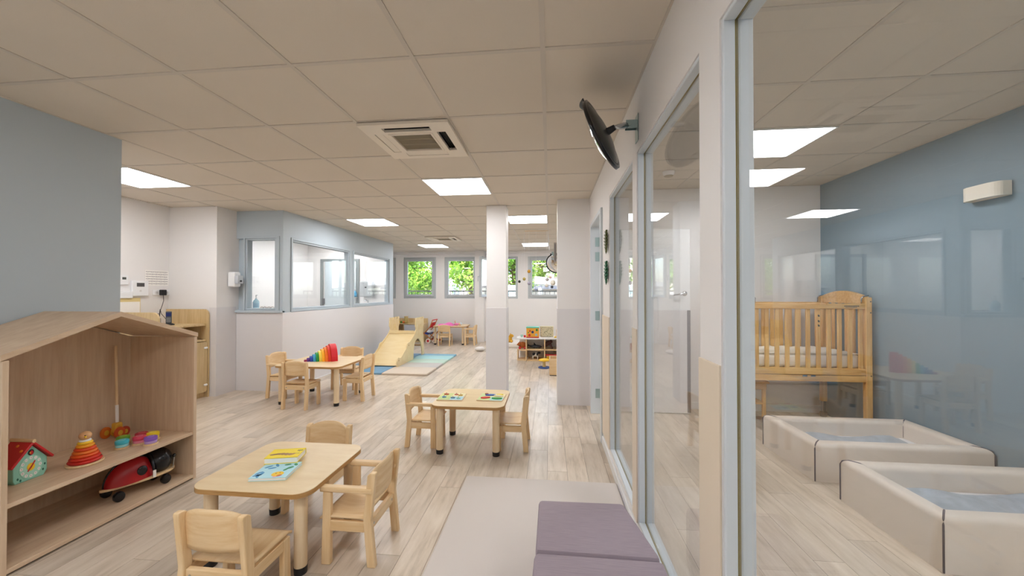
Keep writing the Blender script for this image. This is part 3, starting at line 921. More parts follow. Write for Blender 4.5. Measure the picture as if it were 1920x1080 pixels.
for k in range(12):
    a = R(90 - 30 * (k + 1))
    q = (0.052 * math.cos(a), 0.075 + 0.052 * math.sin(a))
    nd = MB().prism(ell(q[0], q[1], 0.0088, 0.0088, 14), -0.0574, -0.0565, 'y').build('number_disc', PAPER, d)
    cu = bpy.data.curves.new('num', 'FONT'); cu.body = str(k + 1); cu.size = 0.011; cu.align_x = 'CENTER'; cu.align_y = 'CENTER'
    ob = bpy.data.objects.new('numtmp', cu); COL.objects.link(ob)
    bpy.context.view_layer.update()
    me = bpy.data.meshes.new_from_object(ob)
    bpy.data.objects.remove(ob)
    me.transform(Matrix.Translation((q[0], -0.0578, q[1])) @ Matrix.Rotation(R(90), 4, 'X'))
    me.materials.clear(); me.materials.append(INK)
    n_ = bpy.data.objects.new('number', me); COL.objects.link(n_); n_.parent = nd
    n_.parent = d
MB().prism(ell(0, 0.075, 0.022, 0.022), -0.0582, -0.0565, 'y').build('yellow_disc', ye, t)
MB().box(-0.004, 0.004, -0.061, -0.0582, 0.068, 0.112, 0.001, 1, Matrix.Translation((0, 0, 0.075)) @ Matrix.Rotation(R(35), 4, 'Y') @ Matrix.Translation((0, 0, -0.075))).build('clock_hand', RED, t)
MB().box(-0.004, 0.004, -0.061, -0.0582, 0.045, 0.08, 0.001, 1, Matrix.Translation((0, 0, 0.075)) @ Matrix.Rotation(R(40), 4, 'Y') @ Matrix.Translation((0, 0, -0.075))).build('clock_hand', RED, t)
MB().prism(ell(0, 0.158, 0.017, 0.017), -0.0565, -0.055, 'y').build('porthole', BLACK, t)
MB().prism(ell(0.002, 0.156, 0.010, 0.012), -0.058, -0.0565, 'y').build('bird_print', RED, t)
MB().prism(ell(-0.006, 0.157, 0.005, 0.004, 10), -0.0585, -0.058, 'y').build('beak_print', ye, t)
hd = MB()
for q in ((-0.07, 0.02), (-0.055, 0.008), (0.07, 0.03), (0.08, 0.06)):
    hd.prism(ell(q[0], q[1] + 0.006, 0.005, 0.007, 10), -0.0562, -0.055, 'y')
hd.build('leaf_print', dg, t)
hd = MB()
for (a, b) in ((-0.05, -0.06), (0.02, -0.11), (0.0, -0.03)):
    M = Matrix.Translation((0, 0, 0.215)) @ Matrix.Rotation(R(-45), 4, 'Y')
    hd.ball((0, 0, 0), 0.009, (1, 1, .5), 10, M @ Matrix.Translation((b, a, 0.009)))
hd.build('roof_dots', col('orange_dot', 'e88a28'), t, kind='stuff')
# stacking pyramid
t = thing('stacking_pyramid', 'red, orange and yellow stacking ring pyramid toy on the playhouse shelf', 'toy', (-2.66, 1.895, SZ))
MB().lathe([(0, 0), (0.075, 0), (0.078, 0.006), (0.075, 0.012), (0, 0.012)], 28).build('base', BEECH, t, 'auto')
rc = ['c8261e', 'd0301c', 'e2571e', 'e8742a', 'd84a20', 'f2a428', 'f4c832']
zz = 0.012
for k in range(7):
    r_ = 0.070 - 0.0062 * k; hh = 0.0165
    MB().lathe([(0.008, zz), (r_ - 0.006, zz), (r_, zz + hh * .5), (r_ - 0.006, zz + hh), (0.008, zz + hh)], 28).build('ring', col('ring_%d' % k, rc[k]), t, True)
    zz += hh
MB().lathe([(0, zz), (0.024, zz), (0.026, zz + .005), (0.022, zz + .010), (0, zz + .010)], 20).build('collar', WPLAS, t, True)
hdm = MB().ball((0, 0, zz + .030), 0.027, (1, 1, .92)).build('head', col('bird_tan', 'd8a878'), t, True)
MB().cyl((.020, -.014, zz + .03), (.036, -.024, zz + .028), .006, .001, 8).build('beak', ye, hdm)
ey = MB()
for s in (-1, 1): ey.ball((.021 + .004 * s, -.013 - .01 * s + .004, zz + .038), .003, seg=8)
ey.build('eye', BLACK, hdm)
# flower discs toy
t = thing('flower_disc_toy', 'wooden toy of paired coloured discs on a scalloped base, on the playhouse shelf', 'toy', (-2.665, 2.175, SZ), R(-10))
pos = [(-0.085, -0.03, '6ea83a', 'b8c84a'), (-0.01, -0.075, '45bcd0', '9cdce0'), (0.015, 0.0, 'd0405a', 'e88aa0'), (0.095, 0.015, '8a5cc0', 'b89ad8'), (0.02, 0.07, 'e8cc20', 'f0e070'), (-0.045, 0.045, 'b02a3a', 'd86a70')]
for px, py, c1, c2 in pos:
    MB().cyl((px, py, 0), (px, py, 0.010), 0.036, seg=22).build('base', BEECH, t, 'auto')
    MB().cyl((px, py, 0.010), (px, py, 0.026), 0.031, seg=22, bev=.003).build('lower_disc', col('lo' + c2, c2), t, 'auto')
    dd = MB().cyl((px, py, 0.026), (px, py, 0.050), 0.033, seg=22, bev=.005).build('upper_disc', col('up' + c1, c1), t, 'auto')
    MB().tube([(px + .015 * math.cos(a), py + .015 * math.sin(a), .0502) for a in (2 * math.pi * i / 14 for i in range(15))], .0018, 6).build('groove', col('lo' + c2, c2), dd)
# push stick toy leaning in the corner
t = thing('push_along_toy', 'wooden push stick with orange and yellow wheels leaning in the shelf corner', 'toy', (-2.925, 2.285, SZ))
t.scale = (.82, .82, 1.0)
MB().cyl((0.005, -0.035, 0.06), (-0.05, -0.010, 0.615), 0.009, seg=12).build('stick', BEECH, t, 'auto')
MB().cyl((0.001, -0.0332, 0.10), (-0.0104, -0.028, 0.215), 0.0108, seg=12).build('white_label', PAPER, t, 'auto')
MB().box(-0.022, 0.032, -0.062, -0.012, 0.030, 0.10, 0.012).build('body', col('bee_yellow', 'd8a83a'), t)
for px, py, c1, r_ in ((-0.05, -0.075, 'd06a20', .038), (0.052, -0.055, 'c8501c', .038), (-0.03, -0.02, 'e0a030', .034), (0.045, -0.01, 'b83c20', .034)):
    wq = MB().cyl((px - .008, py, r_), (px + .008, py, r_), r_, seg=22, bev=.003).build('wheel', col('wheel' + c1, c1), t, 'auto')
    MB().cyl((px - .010, py, r_), (px + .010, py, r_), r_ * .45, seg=14).build('hub', col('bee_yellow', 'd8a83a'), wq, 'auto')
# ladybird ride-on
t = thing('ladybird_ride_on', 'red and black ladybird ride-on toy on the bottom of the playhouse', 'ride-on toy', (-2.66, 2.18, 0.0345), R(76))
t.scale = (.80, .80, .92)
def baseline(n=40, sx=0.235, sy=0.125):
    return [(sx * math.cos(a) * (1.0), sy * math.sin(a) * (0.75 + 0.25 * math.cos(a))) for a in (2 * math.pi * i / n for i in range(n))]
MB().prism(baseline(), 0.075, 0.092, 'z', bev=.004).build('board', BEECHY, t)
def dome(u, v):
    a = 2 * math.pi * u; b = math.pi / 2 * v
    return (-0.05 + 0.165 * math.cos(a) * math.cos(b), 0.095 * math.sin(a) * math.cos(b), 0.092 + 0.150 * math.sin(b))
MB().grid(dome, 32, 12).build('shell', col('ladybird_red', 'a8161e', .3), t, True)
st = MB().tube([(-0.05 + 0.163 * math.cos(math.pi * i / 18), 0, 0.094 + 0.153 * math.sin(math.pi * i / 18)) for i in range(2, 19)], 0.008).build('back_stripe', BLACKG, t, True)
for px, py, pz in ((-0.02, -0.086, 0.152), (-0.02, 0.086, 0.152)):
    MB().ball((px, py, pz), 0.034, (1, .35, 1), 18).build('spot', BLACKG, t, True)
MB().tube([(0.05, 0.10 * math.cos(math.pi * i / 14), 0.088 + 0.150 * math.sin(math.pi * i / 14)) for i in range(15)], 0.010).build('band', BLACKG, t, True)
MB().ball((0.120, 0, 0.16), 0.100, (.95, 1, .95)).build('head', BLACKG, t, True)
for s in (-1, 1):
    an = MB().cyl((0.195, s * 0.07, 0.088), (0.20, s * 0.075, 0.175), 0.005, seg=8).build('antenna', CHROME, t)
    MB().ball((0.20, s * 0.075, 0.18), 0.013, seg=12).build('antenna_knob', BLACKG, an, True)
    for px in (-0.16, 0.135):
        MB().cyl((px, s * 0.085 - .018, 0.034), (px, s * 0.085 + .018, 0.034), 0.034, seg=20, bev=.008).build('wheel', BLACKG, t, 'auto')
MB().box(0.035, 0.055, -0.118, -0.112, 0.085, 0.135, 0.001, 1).build('white_tag', PAPER, t)
MB().tube([(0.19, 0.0, 0.09), (0.185, 0.03, 0.2), (0.16, 0.05, 0.27)], 0.012).build('handle', BLACK, t, True)

# ================================================================ MATS AND FOAM
MATG = mat('foam_mat_beige', 'cdc5bf', 0.55, bump=.1, bscale=120)
o = MB().box(-0.58, 0.445, 0.55, 2.57, 0, 0.04, 0.012, 3).build('floor_mat', MATG, None, 'auto')
tag(o, 'thick beige foam floor mat lying beside the glass partition', 'mat')
def foam(label, pts, z0, z1):
    m_ = bpy.data.materials.get('bench_fabric') or fabric('bench_fabric', 'a4979f', '918490')
    o = MB().prism(pts, z0, z1, 'z', bev=0.018).build('foam_block', m_, None, 'auto')
    return tag(o, label, 'foam seat', 'mauve foam seat blocks')
def fabric(name, c0, c1):
    m = wood(name, c1, c0, 0.8, (4, 160, 160), 3)
    return m
foam('mauve grey foam seat block, farther one, on the beige mat by the partition', [(-0.058, 1.49), (0.425, 1.49), (0.352, 1.86), (-0.055, 1.85)], 0.041, 0.30)
foam('mauve grey foam seat block, nearest one at the bottom edge, on the beige mat', [(-0.075, 1.02), (0.435, 1.02), (0.43, 1.485), (-0.062, 1.485)], 0.041, 0.295)

# folding play mat by the slide
t = thing('folding_play_mat', 'folding play mat in beige, grey, mint and blue panels under the slide', 'mat', (-2.3, 6.6, 0))
ys = [5.69, 6.20, 6.60, 6.98, 7.36, 7.56]
cs = ['cdbfae', 'b9b6b2', 'b8d2c4', 'a8d8dc', '7fb4cc']
for k in range(5):
    MB().box(-2.66 + 2.3, -1.92 + 2.3, ys[k] - 6.6, ys[k + 1] - 6.6 - 0.002, 0, 0.032, 0.008, 2).build('mat_panel', mat('play_mat_%d' % k, cs[k], .5, bump=.05), t, 'auto')
o = MB().box(-3.42, -2.67, 5.70, 7.56, 0, 0.032, 0.008, 2).build('floor_mat', mat('blue_mat', '6f9ab8', .5), None, 'auto')
tag(o, 'plain blue foam mat under the left side of the wooden slide', 'mat')

# ================================================================ CASTLE SLIDE
XL, XR = -3.13, -2.59
t = thing('castle_slide', 'low birch plywood toddler slide with two castle towers and an arch', 'slide', ((XL + XR) / 2, 6.84, 0.0325))
yo = 6.84
prof = [(6.144, 0.0), (6.13, 0.09), (6.165, 0.15), (6.215, 0.155), (6.25, 0.135), (6.322, 0.14), (6.415, 0.19), (6.552, 0.262), (6.60, 0.335), (6.66, 0.352), (6.70, 0.345), (6.875, 0.42), (6.98, 0.48), (7.048, 0.545), (7.05, 0.58), (7.012, 0.615), (7.02, 0.745), (7.03, 0.775),
        (7.10, 0.775), (7.10, 0.735), (7.15, 0.735), (7.15, 0.775), (7.23, 0.775), (7.23, 0.735), (7.28, 0.735), (7.28, 0.775), (7.36, 0.775), (7.36, 0.735), (7.41, 0.735), (7.41, 0.775), (7.475, 0.775),
        (7.485, 0.62), (7.45, 0.575), (7.44, 0.48), (7.46, 0.30), (7.52, 0.0), (7.39, 0.0), (7.375, 0.12), (7.34, 0.21), (7.28, 0.30), (7.20, 0.355), (7.10, 0.365), (7.01, 0.335), (6.95, 0.27), (6.92, 0.20), (6.90, 0.0)]
prof = [(a - yo, b) for a, b in prof]
holes = [[(a - yo, b) for a, b in ((7.19, 0.535), (7.21, 0.535), (7.21, 0.64), (7.19, 0.64))], [(a - yo, b) for a, b in ((7.28, 0.535), (7.30, 0.535), (7.30, 0.64), (7.28, 0.64))]]
hw = (XR - XL) / 2
for s in (-1, 1):
    x0 = s * hw - (0.018 if s > 0 else 0)
    MB().prism(prof, x0, x0 + 0.018, 'x', holes).build('castle_side_panel', SLIDEW, t)
MB().prism([(6.17 - yo, 0.018), (6.19 - yo, 0.040), (6.99 - yo, 0.470), (7.06 - yo, 0.485), (7.06 - yo, 0.465), (7.0 - yo, 0.45)], -hw + 0.018, hw - 0.018, 'x').build('slide_chute', SLIDEW, t)
MB().box(-hw + 0.018, hw - 0.018, 6.985 - yo, 7.005 - yo, 0.475, 0.535, 0.003, 1).build('top_bar', SLIDEW, t)
MB().box(-hw + 0.018, hw - 0.018, 7.06 - yo, 7.40 - yo, 0.44, 0.46, 0.003, 1).build('platform', SLIDEW, t)
MB().box(-hw + 0.018, hw - 0.018, 7.36 - yo, 7.47 - yo, 0.19, 0.21, 0.003, 1).build('step', PLYE, t)
sc_ = MB()
for a, b in ((6.21, 0.10), (6.66, 0.30)):
    for s in (-1, 1):
        sc_.cyl((s * hw - .003, a - yo, b), (s * hw + .003, a - yo, b), 0.012, seg=10)
sc_.build('screw_cap', PLYE, t)
# ================================================================ ALCOVE
t = thing('changing_cabinet', 'pale oak cabinet with raised rounded side panels in the alcove', 'cabinet', (-4.58, 3.99, 0))
ox, oy = -4.58, 3.99
def rpanel(y0, y1, zt, r=0.07):
    p = [(-4.865 - ox, 0.0), (-4.275 - ox, 0.0)]
    cxx = -4.275 - ox
    for k in range(9):
        a = R(90 * k / 8)
        p.append((cxx - r + r * math.cos(a), zt - r + r * math.sin(a)))
    p.append((-4.865 - ox, zt))
    MB().prism(p, y0 - oy, y1 - oy, 'y').build('side_panel', OAKC, t)
rpanel(4.285, 4.305, 1.10)
rpanel(3.68, 3.70, 1.09)
MB().box(-4.865 - ox, -4.305 - ox, 3.70 - oy, 4.285 - oy, 0.895, 0.917, 0.002, 1).build('counter', OAKC, t)
MB().box(-4.865 - ox, -4.845 - ox, 3.70 - oy, 4.285 - oy, 0.0, 0.895).build('back_board', OAKC, t)
MB().box(-4.845 - ox, -4.305 - ox, 3.70 - oy, 4.285 - oy, 0.70, 0.72, 0.002, 1).build('niche_shelf', OAKC, t)
MB().box(-4.845 - ox, -4.33 - ox, 3.70 - oy, 4.285 - oy, 0.0, 0.06).build('plinth', OAKC, t)
for y0, y1, hs in ((3.995, 4.28, 1), (3.705, 3.99, -1)):
    d = MB().prism(rrect(y0 - oy, y1 - oy, 0.07, 0.695, 0.02, 4), -4.30 - ox, -4.282 - ox, 'x', bev=.002).build('door', OAKC, t)
    yy = y1 - 0.02 if hs > 0 else y0 + 0.02
    for zz in (0.16, 0.62):
        MB().box(-4.282 - ox, -4.262 - ox, yy - 0.028 - oy, yy + 0.012 - oy, zz - 0.012, zz + 0.012, 0.006).build('child_latch', WPLAS, d)
# phone on its base, cable, plug, socket
t = thing('cordless_phone', 'dark cordless phone standing in its charging base on the oak cabinet', 'phone', (-4.585, 4.07, 0.9175), R(42))
MB().lathe([(0, 0), (0.055, 0), (0.055, 0.008), (0.035, 0.02), (0, 0.02)], 24).build('charging_base', BLACK, t, 'auto')
h = MB().box(-0.027, 0.027, -0.012, 0.016, 0.018, 0.165, 0.008).build('handset', mat('phone_grey', '4c5258', .4), t)
MB().box(-0.022, 0.022, -0.0135, -0.0115, 0.105, 0.148).build('screen', mat('phone_screen', '26346e', .2), h)
kb = MB()
for i in range(3):
    for j in range(4): kb.box(-0.020 + i * 0.014, -0.009 + i * 0.014, -0.0145, -0.0115, 0.035 + j * 0.015, 0.044 + j * 0.015)
kb.build('keypad', mat('phone_keys', '9aa0a4', .5), h)
t = thing('wall_socket', 'white double wall socket above the oak cabinet', 'socket', (-4.868, 4.225, 1.31))
MB().box(-0.0, 0.010, -0.105, 0.105, -0.035, 0.035, 0.003, 1).build('plate', WPLAS, t)
for yy in (-0.06, 0.06):
    so = MB().lathe([(0, 0), (0.022, 0), (0.022, 0.001), (0, 0.001)], 20, Matrix.Translation((0.010, yy, 0)) @ Matrix.Rotation(R(90), 4, 'Y')).build('outlet', mat('outlet_grey', 'd8d8d8', .5), t)
    MB().box(0.011, 0.0115, yy - 0.004, yy + 0.004, -0.004, 0.004).build('contact', BLACK, so)
t = thing('phone_charger', 'black mains plug with thin cable running down to the phone', 'charger', (-4.856, 4.215, 1.31))
MB().box(0.0, 0.05, -0.028, 0.028, -0.035, 0.035, 0.008).build('plug', BLACK, t)
MB().tube([(0.03, 0, -0.035), (0.03, 0.004, -0.10), (0.05, -0.03, -0.16), (0.06, -0.06, -0.22), (0.12, -0.10, -0.26), (0.20, -0.11, -0.33), (0.235, -0.11, -0.375), (0.245, -0.115, -0.39)], 0.003, 6).build('cable', BLACK, t, True)
t = thing('pen_pot', 'mesh pot holding pens on the oak cabinet', 'pen pot', (-4.50, 3.86, 0.9175))
MB().lathe([(0, 0), (0.036, 0), (0.036, 0.095), (0.033, 0.095), (0.033, 0.004), (0, 0.004)], 20).build('pot', mat('pot_wire', 'a8a294', .5), t, 'auto')
for a, c1, hh in ((0.3, '222226', .20), (2.1, '222226', .15), (3.6, 'c83820', .13), (5.0, '222226', .14)):
    MB().cyl((0.010 * math.cos(a), 0.010 * math.sin(a), 0.005), (0.034 * math.cos(a), 0.034 * math.sin(a), hh), 0.005, seg=8).build('pen', col('pen' + c1, c1), t)
# small wall devices
t = thing('thermostat', 'small white thermostat on the alcove wall', 'thermostat', (-4.87, 3.80, 1.455))
MB().box(0, 0.02, -0.045, 0.045, -0.055, 0.055, 0.005).build('case', WPLAS, t)
MB().box(0.02, 0.0206, -0.02, 0.02, 0.005, 0.032).build('display', mat('lcd', '4a504c', .3), t)
t = thing('alarm_panel', 'white wall panel with dark screen beside the schedule sheet', 'alarm panel', (-4.87, 3.965, 1.36))
MB().box(0, 0.03, -0.09, 0.09, -0.09, 0.09, 0.006).build('case', WPLAS, t)
MB().box(0.03, 0.0306, -0.042, 0.042, 0.02, 0.065).build('screen', mat('lcd_dark', '4e4e50', .3), t)
MB().cyl((0.03, 0, -0.03), (0.0306, 0, -0.03), 0.012, seg=16).build('button', mat('outlet_grey', 'd8d8d8', .5), t)
t = thing('wall_tray', 'small white tray fixed to the alcove wall under the thermostat', 'tray', (-4.87, 3.80, 1.285))
MB().box(0, 0.05, -0.07, 0.07, -0.04, 0.04, 0.006).build('tray', WPLAS, t)
t = thing('schedule_sheet', 'printed schedule sheet pinned to the alcove wall above the socket', 'paper', (-4.87, 4.175, 1.49))
MB().box(0, 0.001, -0.14, 0.14, -0.095, 0.095).build('sheet', PAPER, t)
tx = MB()
random.seed(11)
for j in range(6):
    zz = 0.075 - 0.029 * j
    y = -0.13
    while y < 0.125:
        l = random.uniform(0.01, 0.03)
        tx.box(0.001, 0.0014, y, min(0.13, y + l), zz - 0.003, zz + 0.003); y += l + 0.003
tx.build('printed_rows', mat('print_grey', '85808a', .8), t)
tx = MB()
for j in range(6):
    for k in range(5):
        zz = 0.063 - 0.029 * j; y = -0.12 + 0.05 * k
        tx.box(0.001, 0.0013, y, y + random.uniform(.015, .035), zz - 0.001, zz + 0.001)
tx.build('printed_text', mat('print_light', 'b8b4b8', .8), t)
t = thing('document_tray', 'beige folder with white papers standing behind the cabinet panel', 'folder', (-4.84, 3.80, 0.918))
MB().box(0.0, 0.004, -0.12, 0.16, 0.0, 0.33).build('folder', mat('manila', 'dcc88e', .7), t)
MB().box(0.004, 0.010, -0.12, 0.15, 0.0, 0.285).build('paper_stack', PAPER, t)
# soap dispenser on the little return wall
t = thing('soap_dispenser', 'white wall soap dispenser on the return wall beside the blue window', 'dispenser', (-4.19, 4.52, 1.48))
MB().box(0, 0.10, -0.055, 0.055, -0.10, 0.10, 0.02, 3).build('housing', WPLAS, t, 'auto')
MB().box(0.085, 0.145, -0.045, 0.045, -0.055, 0.055, 0.012, 3).build('push_cover', mat('clear_grey', 'c6ccd4', .2), t, 'auto')
MB().prism(ell(0, -0.02, 0.018, 0.012), 0.145, 0.147, 'x').build('lock_mark', BLACK, t)
MB().cyl((0.09, 0, -0.055), (0.09, 0, -0.085), 0.014, 0.01, 12).build('nozzle', WPLAS, t)

# ---- inside the blue box (seen through its glass)
fm = MB()
for x0, x1 in ((-5.18, -5.12), (-4.32, -4.26)): fm.box(x0, x1, 7.97, 8.0, 0, 2.06)
fm.box(-5.12, -4.32, 7.97, 8.0, 2.0, 2.06)
d2 = struct(fm.build('door_2', mat('door_frame_grey', '7d8688', .5)))
lf = MB().box(-5.06, -4.32, 7.95, 7.975, 0.01, 2.0, 0.002, 1).build('door_leaf', mat('door_pale_blue', 'c2ced4', .5), d2)
hb = MB(); hb.tube([(-4.42, 7.95, 1.22), (-4.42, 7.90, 1.22), (-4.53, 7.90, 1.22)], 0.010, 8); hb.build('door_handle', CHROME, lf, True)
MB().box(-5.125, -5.05, 7.945, 7.96, 1.04, 1.17).build('door_stop', mat('dark_grey_plastic', '54565c', .5), d2)
MB().box(-4.44, -4.42, 7.94, 7.951, 0.98, 1.10).build('lock_plate', DKMET, lf)
t = thing('towel_dispenser', 'grey metal paper towel dispenser seen through the second blue window', 'dispenser', (-4.05, 7.985, 1.38))
MB().box(-0.15, 0.15, -0.12, 0.0, -0.17, 0.17, 0.02, 2).build('case', ALU, t)
MB().box(-0.02, 0.02, -0.122, -0.12, 0.02, 0.05).build('lock', DKMET, t)
t = thing('hand_soap_bottle', 'blue liquid soap bottle on a holder seen through the second blue window', 'bottle', (-4.33, 7.93, 1.20))
MB().lathe([(0, 0), (0.045, 0), (0.048, 0.05), (0.045, 0.10), (0.018, 0.12), (0.018, 0.14), (0, 0.14)], 18).build('bottle', mat('soap_blue', '2f9ac8', .2), t, True)
MB().tube([(0, 0, .14), (0, 0, .20), (-.06, -.02, .205)], .008).build('pump', WPLAS, t, True)
MB().box(-0.06, 0.06, -0.05, 0.07, -0.012, 0.0).build('holder', CHROME, t)
t = thing('wash_basin', 'white wash basin with tap along the rear wall inside the blue room', 'basin', (-4.05, 7.72, 0))
MB().box(-0.38, 0.38, -0.24, 0.26, 0.78, 0.96, 0.03, 3).build('bowl', WPLAS, t, 'auto')
MB().box(-0.10, 0.10, 0.05, 0.25, 0, 0.78, 0.01).build('pedestal', WPLAS, t)
MB().tube([(0.05, 0.16, 0.96), (0.05, 0.16, 1.12), (0.05, 0.06, 1.14), (0.05, 0.03, 1.12)], 0.013, 10).build('tap', CHROME, t, True)
t = thing('gel_bottle', 'clear blue hand gel pump bottle on the blue window sill', 'bottle', (-4.055, 4.79, FZ0 + 0.001))
MB().lathe([(0, 0), (0.036, 0), (0.038, 0.01), (0.038, 0.10), (0.030, 0.125), (0.014, 0.135), (0.014, 0.15), (0, 0.15)], 20).build('bottle', mat('gel_blue', 'b4dcec', .15), t, True)
MB().tube([(0, 0, .15), (0, 0, .195), (.035, -.01, .197)], .006).build('pump', WPLAS, t, True)
MB().lathe([(.0385, .03), (.0385, .085)], 20).build('label_band', mat('gel_label', '9cc4dc', .4), t)
cnt = wall('wall_box_shelf', [(-4.17, -3.64, 4.725, 5.02, FZ0 - 0.03, FZ0)], WHITE)
for k in range(3):
    t = thing('eyeglasses', 'pair of small dark-rimmed glasses on the sill beside the gel bottle, %s' % ('nearest the bottle', 'middle one', 'farthest from the bottle')[k], 'glasses', (-3.955 + 0.11 * k, 4.80, FZ0 + 0.001), R(8 * k - 5))
    for s in (-1, 1):
        MB().tube([(s * .025 + .02 * math.cos(a), 0, .018 + .016 * math.sin(a)) for a in (2 * math.pi * i / 16 for i in range(17))], .0022, 6).build('rim', BLACK, t)
        MB().tube([(s * .045, 0, .024), (s * .045, .10, .022)], .002, 6).build('temple', BLACK, t)
    MB().tube([(-.006, 0, .022), (.006, 0, .022)], .002, 6).build('bridge', BLACK, t)

# ================================================================ AIR UNITS
def cassette(x, y, label):
    t = thing('ceiling_air_unit', label, 'air conditioner', (x, y, CEIL), 0, 'ceiling cassette air units')
    W = mat('cassette_white', 'e6ddcf', .45)
    # panel with slots cut out
    hs = []
    a = 0.298; s0, s1 = 0.185, 0.245
    slots = [[(-0.16, s0), (0.16, s0), (0.16, s1), (-0.16, s1)], [(-0.16, -s1), (0.16, -s1), (0.16, -s0), (-0.16, -s0)],
             [(s0, -0.16), (s1, -0.16), (s1, 0.16), (s0, 0.16)], [(-s1, -0.16), (-s0, -0.16), (-s0, 0.16), (-s1, 0.16)],
             [(-0.135, -0.135), (0.135, -0.135), (0.135, 0.135), (-0.135, 0.135)]]
    MB().prism([(-a, -a), (a, -a), (a, a), (-a, a)], -0.022, -0.004, 'z', slots).build('panel', W, t)
    MB().box(-0.29, 0.29, -0.29, 0.29, 0.012, 0.02).build('casing', mat('cassette_inside', '0c0b0a', .9), t)
    for k, (x0, x1, y0, y1) in enumerate(((-.158, .158, s0 + .004, s1 - .03), (-.158, .158, -s1 + .03, -s0 - .004), (s0 + .004, s1 - .03, -.158, .158), (-s1 + .004, -s0 - .004, -.158, .158))):
        op = k in (0, 1, 2)
        if k == 0: MB().box(x0, x1, s0 + .002, s1 - .004, -0.020, -0.016, .001, 1).build('louvre', W, t)
        elif k == 1: MB().box(x0, x1, -s1 + .004, -s1 + .012, -0.018, -0.010, .001, 1).build('louvre', W, t)
        elif k == 3: MB().box(x0, x1, y0, y1, -0.020, -0.016, .001, 1).build('louvre', W, t)
        else: MB().box(x0 + .02 if k == 2 else x0, x1 - .006 if k == 2 else x1, y0 if k == 2 else y0 + .02, y1 if k == 2 else y1 - .006, -0.018, -0.012, .001, 1).build('louvre', W, t)
    g = MB()
    for k in range(26):
        xx = -0.13 + 0.26 * k / 25
        g.box(xx - .0022, xx + .0022, -.134, .134, -.016, -.008)
    for yy in (-.045, .045): g.box(-.134, .134, yy - .003, yy + .003, -.017, -.008)
    g.build('intake_grille', mat('grille_beige', 'a3977f', .5), t)
    f = MB()
    for s in (-1, 1):
        f.box(s * .144 - .008, s * .144 + .008, -.152, .152, -.026, -.020, .002, 1)
        f.box(-.136, .136, s * .144 - .008, s * .144 + .008, -.026, -.020, .002, 1)
    f.build('grille_frame', W, t)
    return t
cassette(ACS[0][0], ACS[0][1], 'square ceiling cassette air unit with grille, the near large one')
cassette(ACS[1][0], ACS[1][1], 'square ceiling cassette air unit near the far windows, the small distant one')

# ================================================================ CONVEX MIRRORS
def convex_mirror(label, centre, normal, wallpt, rad, wall_n=(-1, 0, 0), hood=True):
    c = Vector(centre); n = Vector(normal).normalized()
    t = thing('convex_mirror', label, 'mirror', wallpt, 0, 'convex observation mirrors')
    o = Vector(wallpt)
    M = Matrix.Translation(c - o) @ n.to_track_quat('Z', 'Y').to_matrix().to_4x4()
    d = 0.05 * rad / .2
    # reflecting dome
    prof = [(0, d)] + [(rad * math.sin(a) / math.sin(1.0) * 0.97, d * (math.cos(a) - math.cos(1.0)) / (1 - math.cos(1.0))) for a in (1.0 * i / 10 for i in range(1, 11))]
    MB().lathe(prof[::-1], 40, M).build('mirror_dome', mat('mirror_silver', 'e8eaec', .04, metal=1.0), t, True)
    MB().lathe([(0, -0.035), (rad * .45, -0.030), (rad * .93, -0.010), (rad * .95, 0.0), (rad * .9, -0.002), (rad * .4, -0.022), (0, -0.026)], 40, M).build('back_shell', mat('mirror_back', '3a3a36', .3), t, True)
    MB().lathe([(rad * .95, -0.012), (rad * 1.02, -0.010), (rad * 1.03, 0.004), (rad * .97, 0.008), (rad * .95, -0.012)], 40, M).build('rubber_rim', BLACKG, t, True)
    if hood:
        # small visor on the upper rim
        def vis(u, v):
            a = math.pi * (0.36 + 0.28 * u)
            rr = rad * 1.0 + 0.02 * v
            return M @ Vector((rr * math.cos(a) * 1.0, rr * math.sin(a), 0.0 + 0.045 * v * math.sin(math.pi * u)))
        ob = MB().grid(vis, 16, 4).build('visor', BLACK, t, True)
        md = ob.modifiers.new('solid', 'SOLIDIFY'); md.thickness = 0.005
    bk = M @ Vector((0, 0, -0.03)); bk2 = M @ Vector((0, 0, -0.075))
    MB().cyl(bk, bk2, 0.020, 0.014, 12).build('ball_mount', BLACK, t, 'auto')
    wp_ = Vector((0.0, 0, 0)); wn = Vector(wall_n)
    mid = wn * 0.05
    arm = MB()
    dv = (mid - bk2).normalized()
    arm.tube([bk2, bk2.lerp(mid, 0.35), bk2.lerp(mid, .7), mid], [0.010, 0.014, 0.017, 0.014], 10)
    arm.build('bracket_arm', CHROME, t, True)
    pl = MB()
    if abs(wn.x) > .5:
        s = wn.x
        pl.box(min(0, s * .004), max(0, s * .004), -0.03, 0.03, -0.09, 0.05, .001, 1)
        pl.box(min(0, s * .06), max(0, s * .06), -0.016, -0.012, -0.022, 0.022)
        pl.box(min(0, s * .06), max(0, s * .06), 0.012, 0.016, -0.022, 0.022)
    pl.build('wall_bracket', ZINC, t)
    MB().cyl((wn.x * .045, -.022, 0), (wn.x * .045, .022, 0), .010, seg=12).build('pivot_bolt', ZINC, t)
    return t
convex_mirror('black-backed round convex mirror on a steel bracket high on the partition', (0.265, 1.95, 2.125), (-0.86, 0.42, -0.36), (XP - 0.001, 2.015, 2.20), 0.185)
convex_mirror('round convex mirror partly hidden behind the right pillar', (0.075, 5.02, 1.70), (-0.25, -0.9, -0.30), (0.083, 4.72, 1.80), 0.13)
